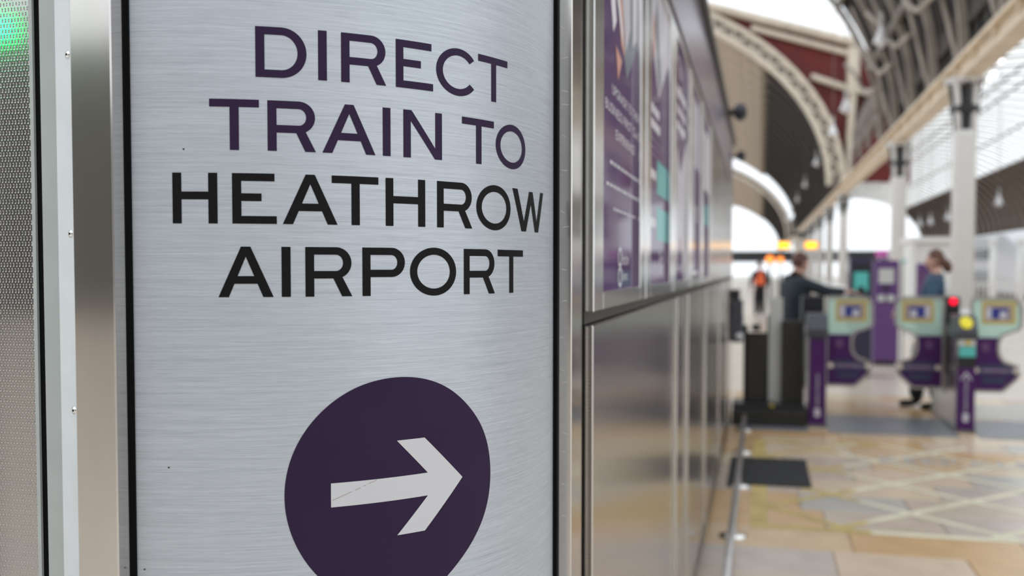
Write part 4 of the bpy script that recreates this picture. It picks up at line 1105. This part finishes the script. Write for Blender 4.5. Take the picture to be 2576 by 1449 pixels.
box('wall', (-.40, .3, 0), (.45, 1.6, 2.1), 'white_wall', wk, .02); box('fascia', (-.47, .1, 2.1), (.52, 1.7, 2.22), 'white_wall', wk); box('post', (-.45, .12, 0), (-.35, .22, 2.1), 'white_wall', wk)
box('counter', (-.3, .2, .95), (.4, .3, 1.02), 'panel_grey', wk)
# low display totem with yellow departure panels
dm = on_y(2006, 600, 25)
dp_ = thing('departure_display', 'slim post carrying two glowing amber departure panels', 'display', (dm.x, 25, 0))
zz = on_y(2006, 617, 25).z
MB().tube([(0, 0, 0), (0, 0, zz + .35)], .05, 10).build('post', 'rib_cream', dp_)
for sx in (-1, 1):
    h_ = box('panel_housing', (sx * .32 - .17, -.06, zz - .10), (sx * .32 + .17, .06, zz + .10), 'rib_cream', dp_, .01)
    box('amber_panel', (sx * .32 - .14, -.068, zz - .075), (sx * .32 + .14, -.06, zz + .075), 'amber', h_); box('amber_text', (sx * .32 - .09, -.072, zz - .04), (sx * .32 + .09, -.068, zz + .04), 'amber_core', h_)
box('bracket', (-.32, -.02, zz + .1), (.32, .02, zz + .14), 'rib_cream', dp_)
box('camera_bar', (-.15, -.05, zz + .22), (.15, .05, zz + .32), 'column_dark', dp_, .01)
for px_, py_, yy, sz, lb in ((1937, 653, 40, .16, 'left of two round orange signal lamps under the departure display'), (1963, 654, 46, .15, 'paler right one of two round orange signal lamps under the departure display')):
    p = on_y(px_, py_, yy)
    sgl = thing('signal_lamp', lb, 'lamp', (p.x, yy, 0), group='orange signal lamps')
    MB().tube([(0, .1, 0), (0, .1, p.z + .1)], .045, 8).build('post', 'dark_wall', sgl)
    MB().lathe([(sz, 0), (sz, .05), (sz * .6, .07)], n=20).build('lens', 'orange_lamp', sgl, True).matrix_local = Matrix.Translation((0, .05, p.z)) @ Matrix.Rotation(PI / 2, 4, 'X')
    MB().lathe([(sz * 1.1, -.05), (sz * 1.1, 0)], n=20).build('housing', 'dark_wall', sgl, True).matrix_local = Matrix.Translation((0, .05, p.z)) @ Matrix.Rotation(PI / 2, 4, 'X')
p = on_y(2273, 657, 17.0)
gl = thing('green_indicator', 'tiny green indicator lamp beside the second column', 'lamp', (p.x, 17.0, 0))
MB().tube([(0, .05, 0), (0, .05, p.z)], .02, 8).build('post', 'panel_grey', gl)
MB().lathe([(.02, -.03), (.04, 0), (.02, .03)], n=12).build('lens', 'teal', gl, True).matrix_local = Matrix.Translation((0, 0, p.z))

# pendant lamps in both vaults
def pendant(rod=2.4):
    t = thing('pendant_lamp', 'white bell shaped lamp', 'lamp', group='pendant lamps under the vaults')
    MB().lathe([(.04, .22), (.06, .18), (.10, .05), (.17, -.10), (.17, -.14), (.10, -.16)], n=16).build('shade', 'lamp_white', t, True)
    MB().tube([(0, 0, .2), (0, 0, .50)], .045, 8).build('gear_box', 'panel_grey', t)
    MB().tube([(0, 0, .5), (0, 0, rod)], .012, 6).build('rod', 'rib_dim', t)
    MB().lathe([(.02, -.24), (.07, -.20), (.08, -.155), (.03, -.15)], n=12).build('bulb', 'lamp_white', t, True)
    return t
pend0 = pendant()
pl_ = [(2.45, 22.8), (2.45, 32.2), (2.45, 37.8), (2.45, 48.5), (2.45, 61), (2.45, 74), (2.45, 88), (2.45, 104)]
ordn = ['nearest', 'second', 'third', 'fourth', 'fifth', 'sixth', 'seventh', 'eighth']
for k, (x_, yy) in enumerate(pl_):
    t = pend0 if k == 0 else pendant(10.9) if k in (1, 2) else copy_tree(pend0)
    z_ = CAM_H + 2.03 * x_
    t.location = (x_, yy, z_ + .0); t['label'] = 'white bell lamp hanging under the dark central vault, ' + ordn[k] + ' of its row'
for k, (px_, py_) in enumerate(((2512, 505), (2384, 545), (2340, 556), (2313, 562))):
    yy = (58, 74, 82, 87)[k]; p = on_y(px_, py_, yy)
    t = pendant((RZS + RB * math.sqrt(1 - ((p.x - RX0) / RA) ** 2) - p.z) / 1.35); t.location = (p.x, yy, p.z); t.scale = (1.35, 1.35, 1.35)
    t['label'] = 'white bell lamp under the right hand vault, ' + ordn[k] + ' of its row'
# festoon of small bright bulbs along the right vault edge
for k, (px_, py_) in enumerate(((2518, 153), (2500, 186), (2484, 200), (2468, 214))):
    p = on_y(px_, py_, 30)
    fb_ = thing('festoon_bulb', 'small bright bulb in a line above the nearest column, number %s from the top' % ('one', 'two', 'three', 'four')[k], 'bulb', p, group='bulbs on the right vault')
    MB().lathe([(.02, -.06), (.075, -.02), (.075, .02), (.03, .06)], n=12).build('globe', 'white_led', fb_, True)
    MB().tube([(0, 0, .05), (0, 0, .5)], .012, 6).build('flex', 'rib_dim', fb_)

# train standing on the far right track, fence, white posts
tr_ = thing('train', 'white train with dark windows standing at the far right platform', 'train', (13.5, 53, 0))
prof = [(-1.35, .3), (-1.42, 1.2), (-1.38, 2.6), (-1.0, 3.35), (0, 3.6), (1.0, 3.35), (1.38, 2.6), (1.42, 1.2), (1.35, .3)]
MB().loft([[(x_ * .55, 0, .3 + (z_ - .3) * .45) for x_, z_ in prof], [(x_ * .9, 1.8, .3 + (z_ - .3) * .75) for x_, z_ in prof], [(x_, 5, z_) for x_, z_ in prof], [(x_, 60, z_) for x_, z_ in prof]]).build('body', 'train_white', tr_)
for k in range(14): box('window', (-1.46, 6.5 + k * 3.6, 2.0), (-1.38, 9.3 + k * 3.6, 2.6), 'train_dark', tr_)
box('skirt', (-1.45, 5, .3), (-1.36, 60, 1.4), 'train_dark', tr_); box('windscreen', (-.7, .9, 1.5), (.7, 1.3, 2.0), 'train_dark', tr_)
fn_ = thing('barrier_fence', 'white barrier fence along the platform on the right', 'fence', (5.9, 33, 0))
box('top_rail', (-.05, 0, 1.02), (6.5, .05, 1.08), 'column_white', fn_); box('bottom_rail', (-.05, 0, .10), (6.5, .05, .16), 'column_white', fn_)
bal = MB().box((0, .01, .16), (.03, .04, 1.02)).mesh('baluster')
for k in range(44): obj('baluster', bal, 'column_white', fn_, (k * .15, 0, 0))
for px_, lb in ((2497, 'white lamp post left of the train nose'), (2566, 'white lamp post at the right edge of the picture')):
    p = on_y(px_, 690, 36); q_ = on_y(px_, 612, 36)
    lp_ = thing('lamp_post', lb, 'post', (p.x, 36, 0), group='white posts by the far platform')
    MB().tube([(0, 0, 0), (0, 0, q_.z)], .11, 12).build('shaft', 'column_white', lp_, True); MB().lathe([(.11, 0), (.16, .05), (.13, .16), (.04, .2)], (0, 0, q_.z), 12).build('finial', 'column_white', lp_, True)
    MB().lathe([(.16, 0), (.16, .12), (.12, .2)], n=12).build('base', 'dark_wall', lp_, True)

# green exit sign behind the camera, mirrored in the embossed panel
ex = thing('exit_sign', 'green lit exit sign on a post, mirrored in the embossed steel', 'sign', (-3.33, -1.82, 0))
MB().tube([(0, 0, 0), (0, 0, 2.47)], .03, 8).build('post', 'gate_steel', ex); box('housing', (-.22, -.04, 2.47), (.22, .04, 2.61), 'gate_dark', ex, .01)
box('lit_face', (-.20, .04, 2.49), (.20, .045, 2.59), 'green_led', ex)
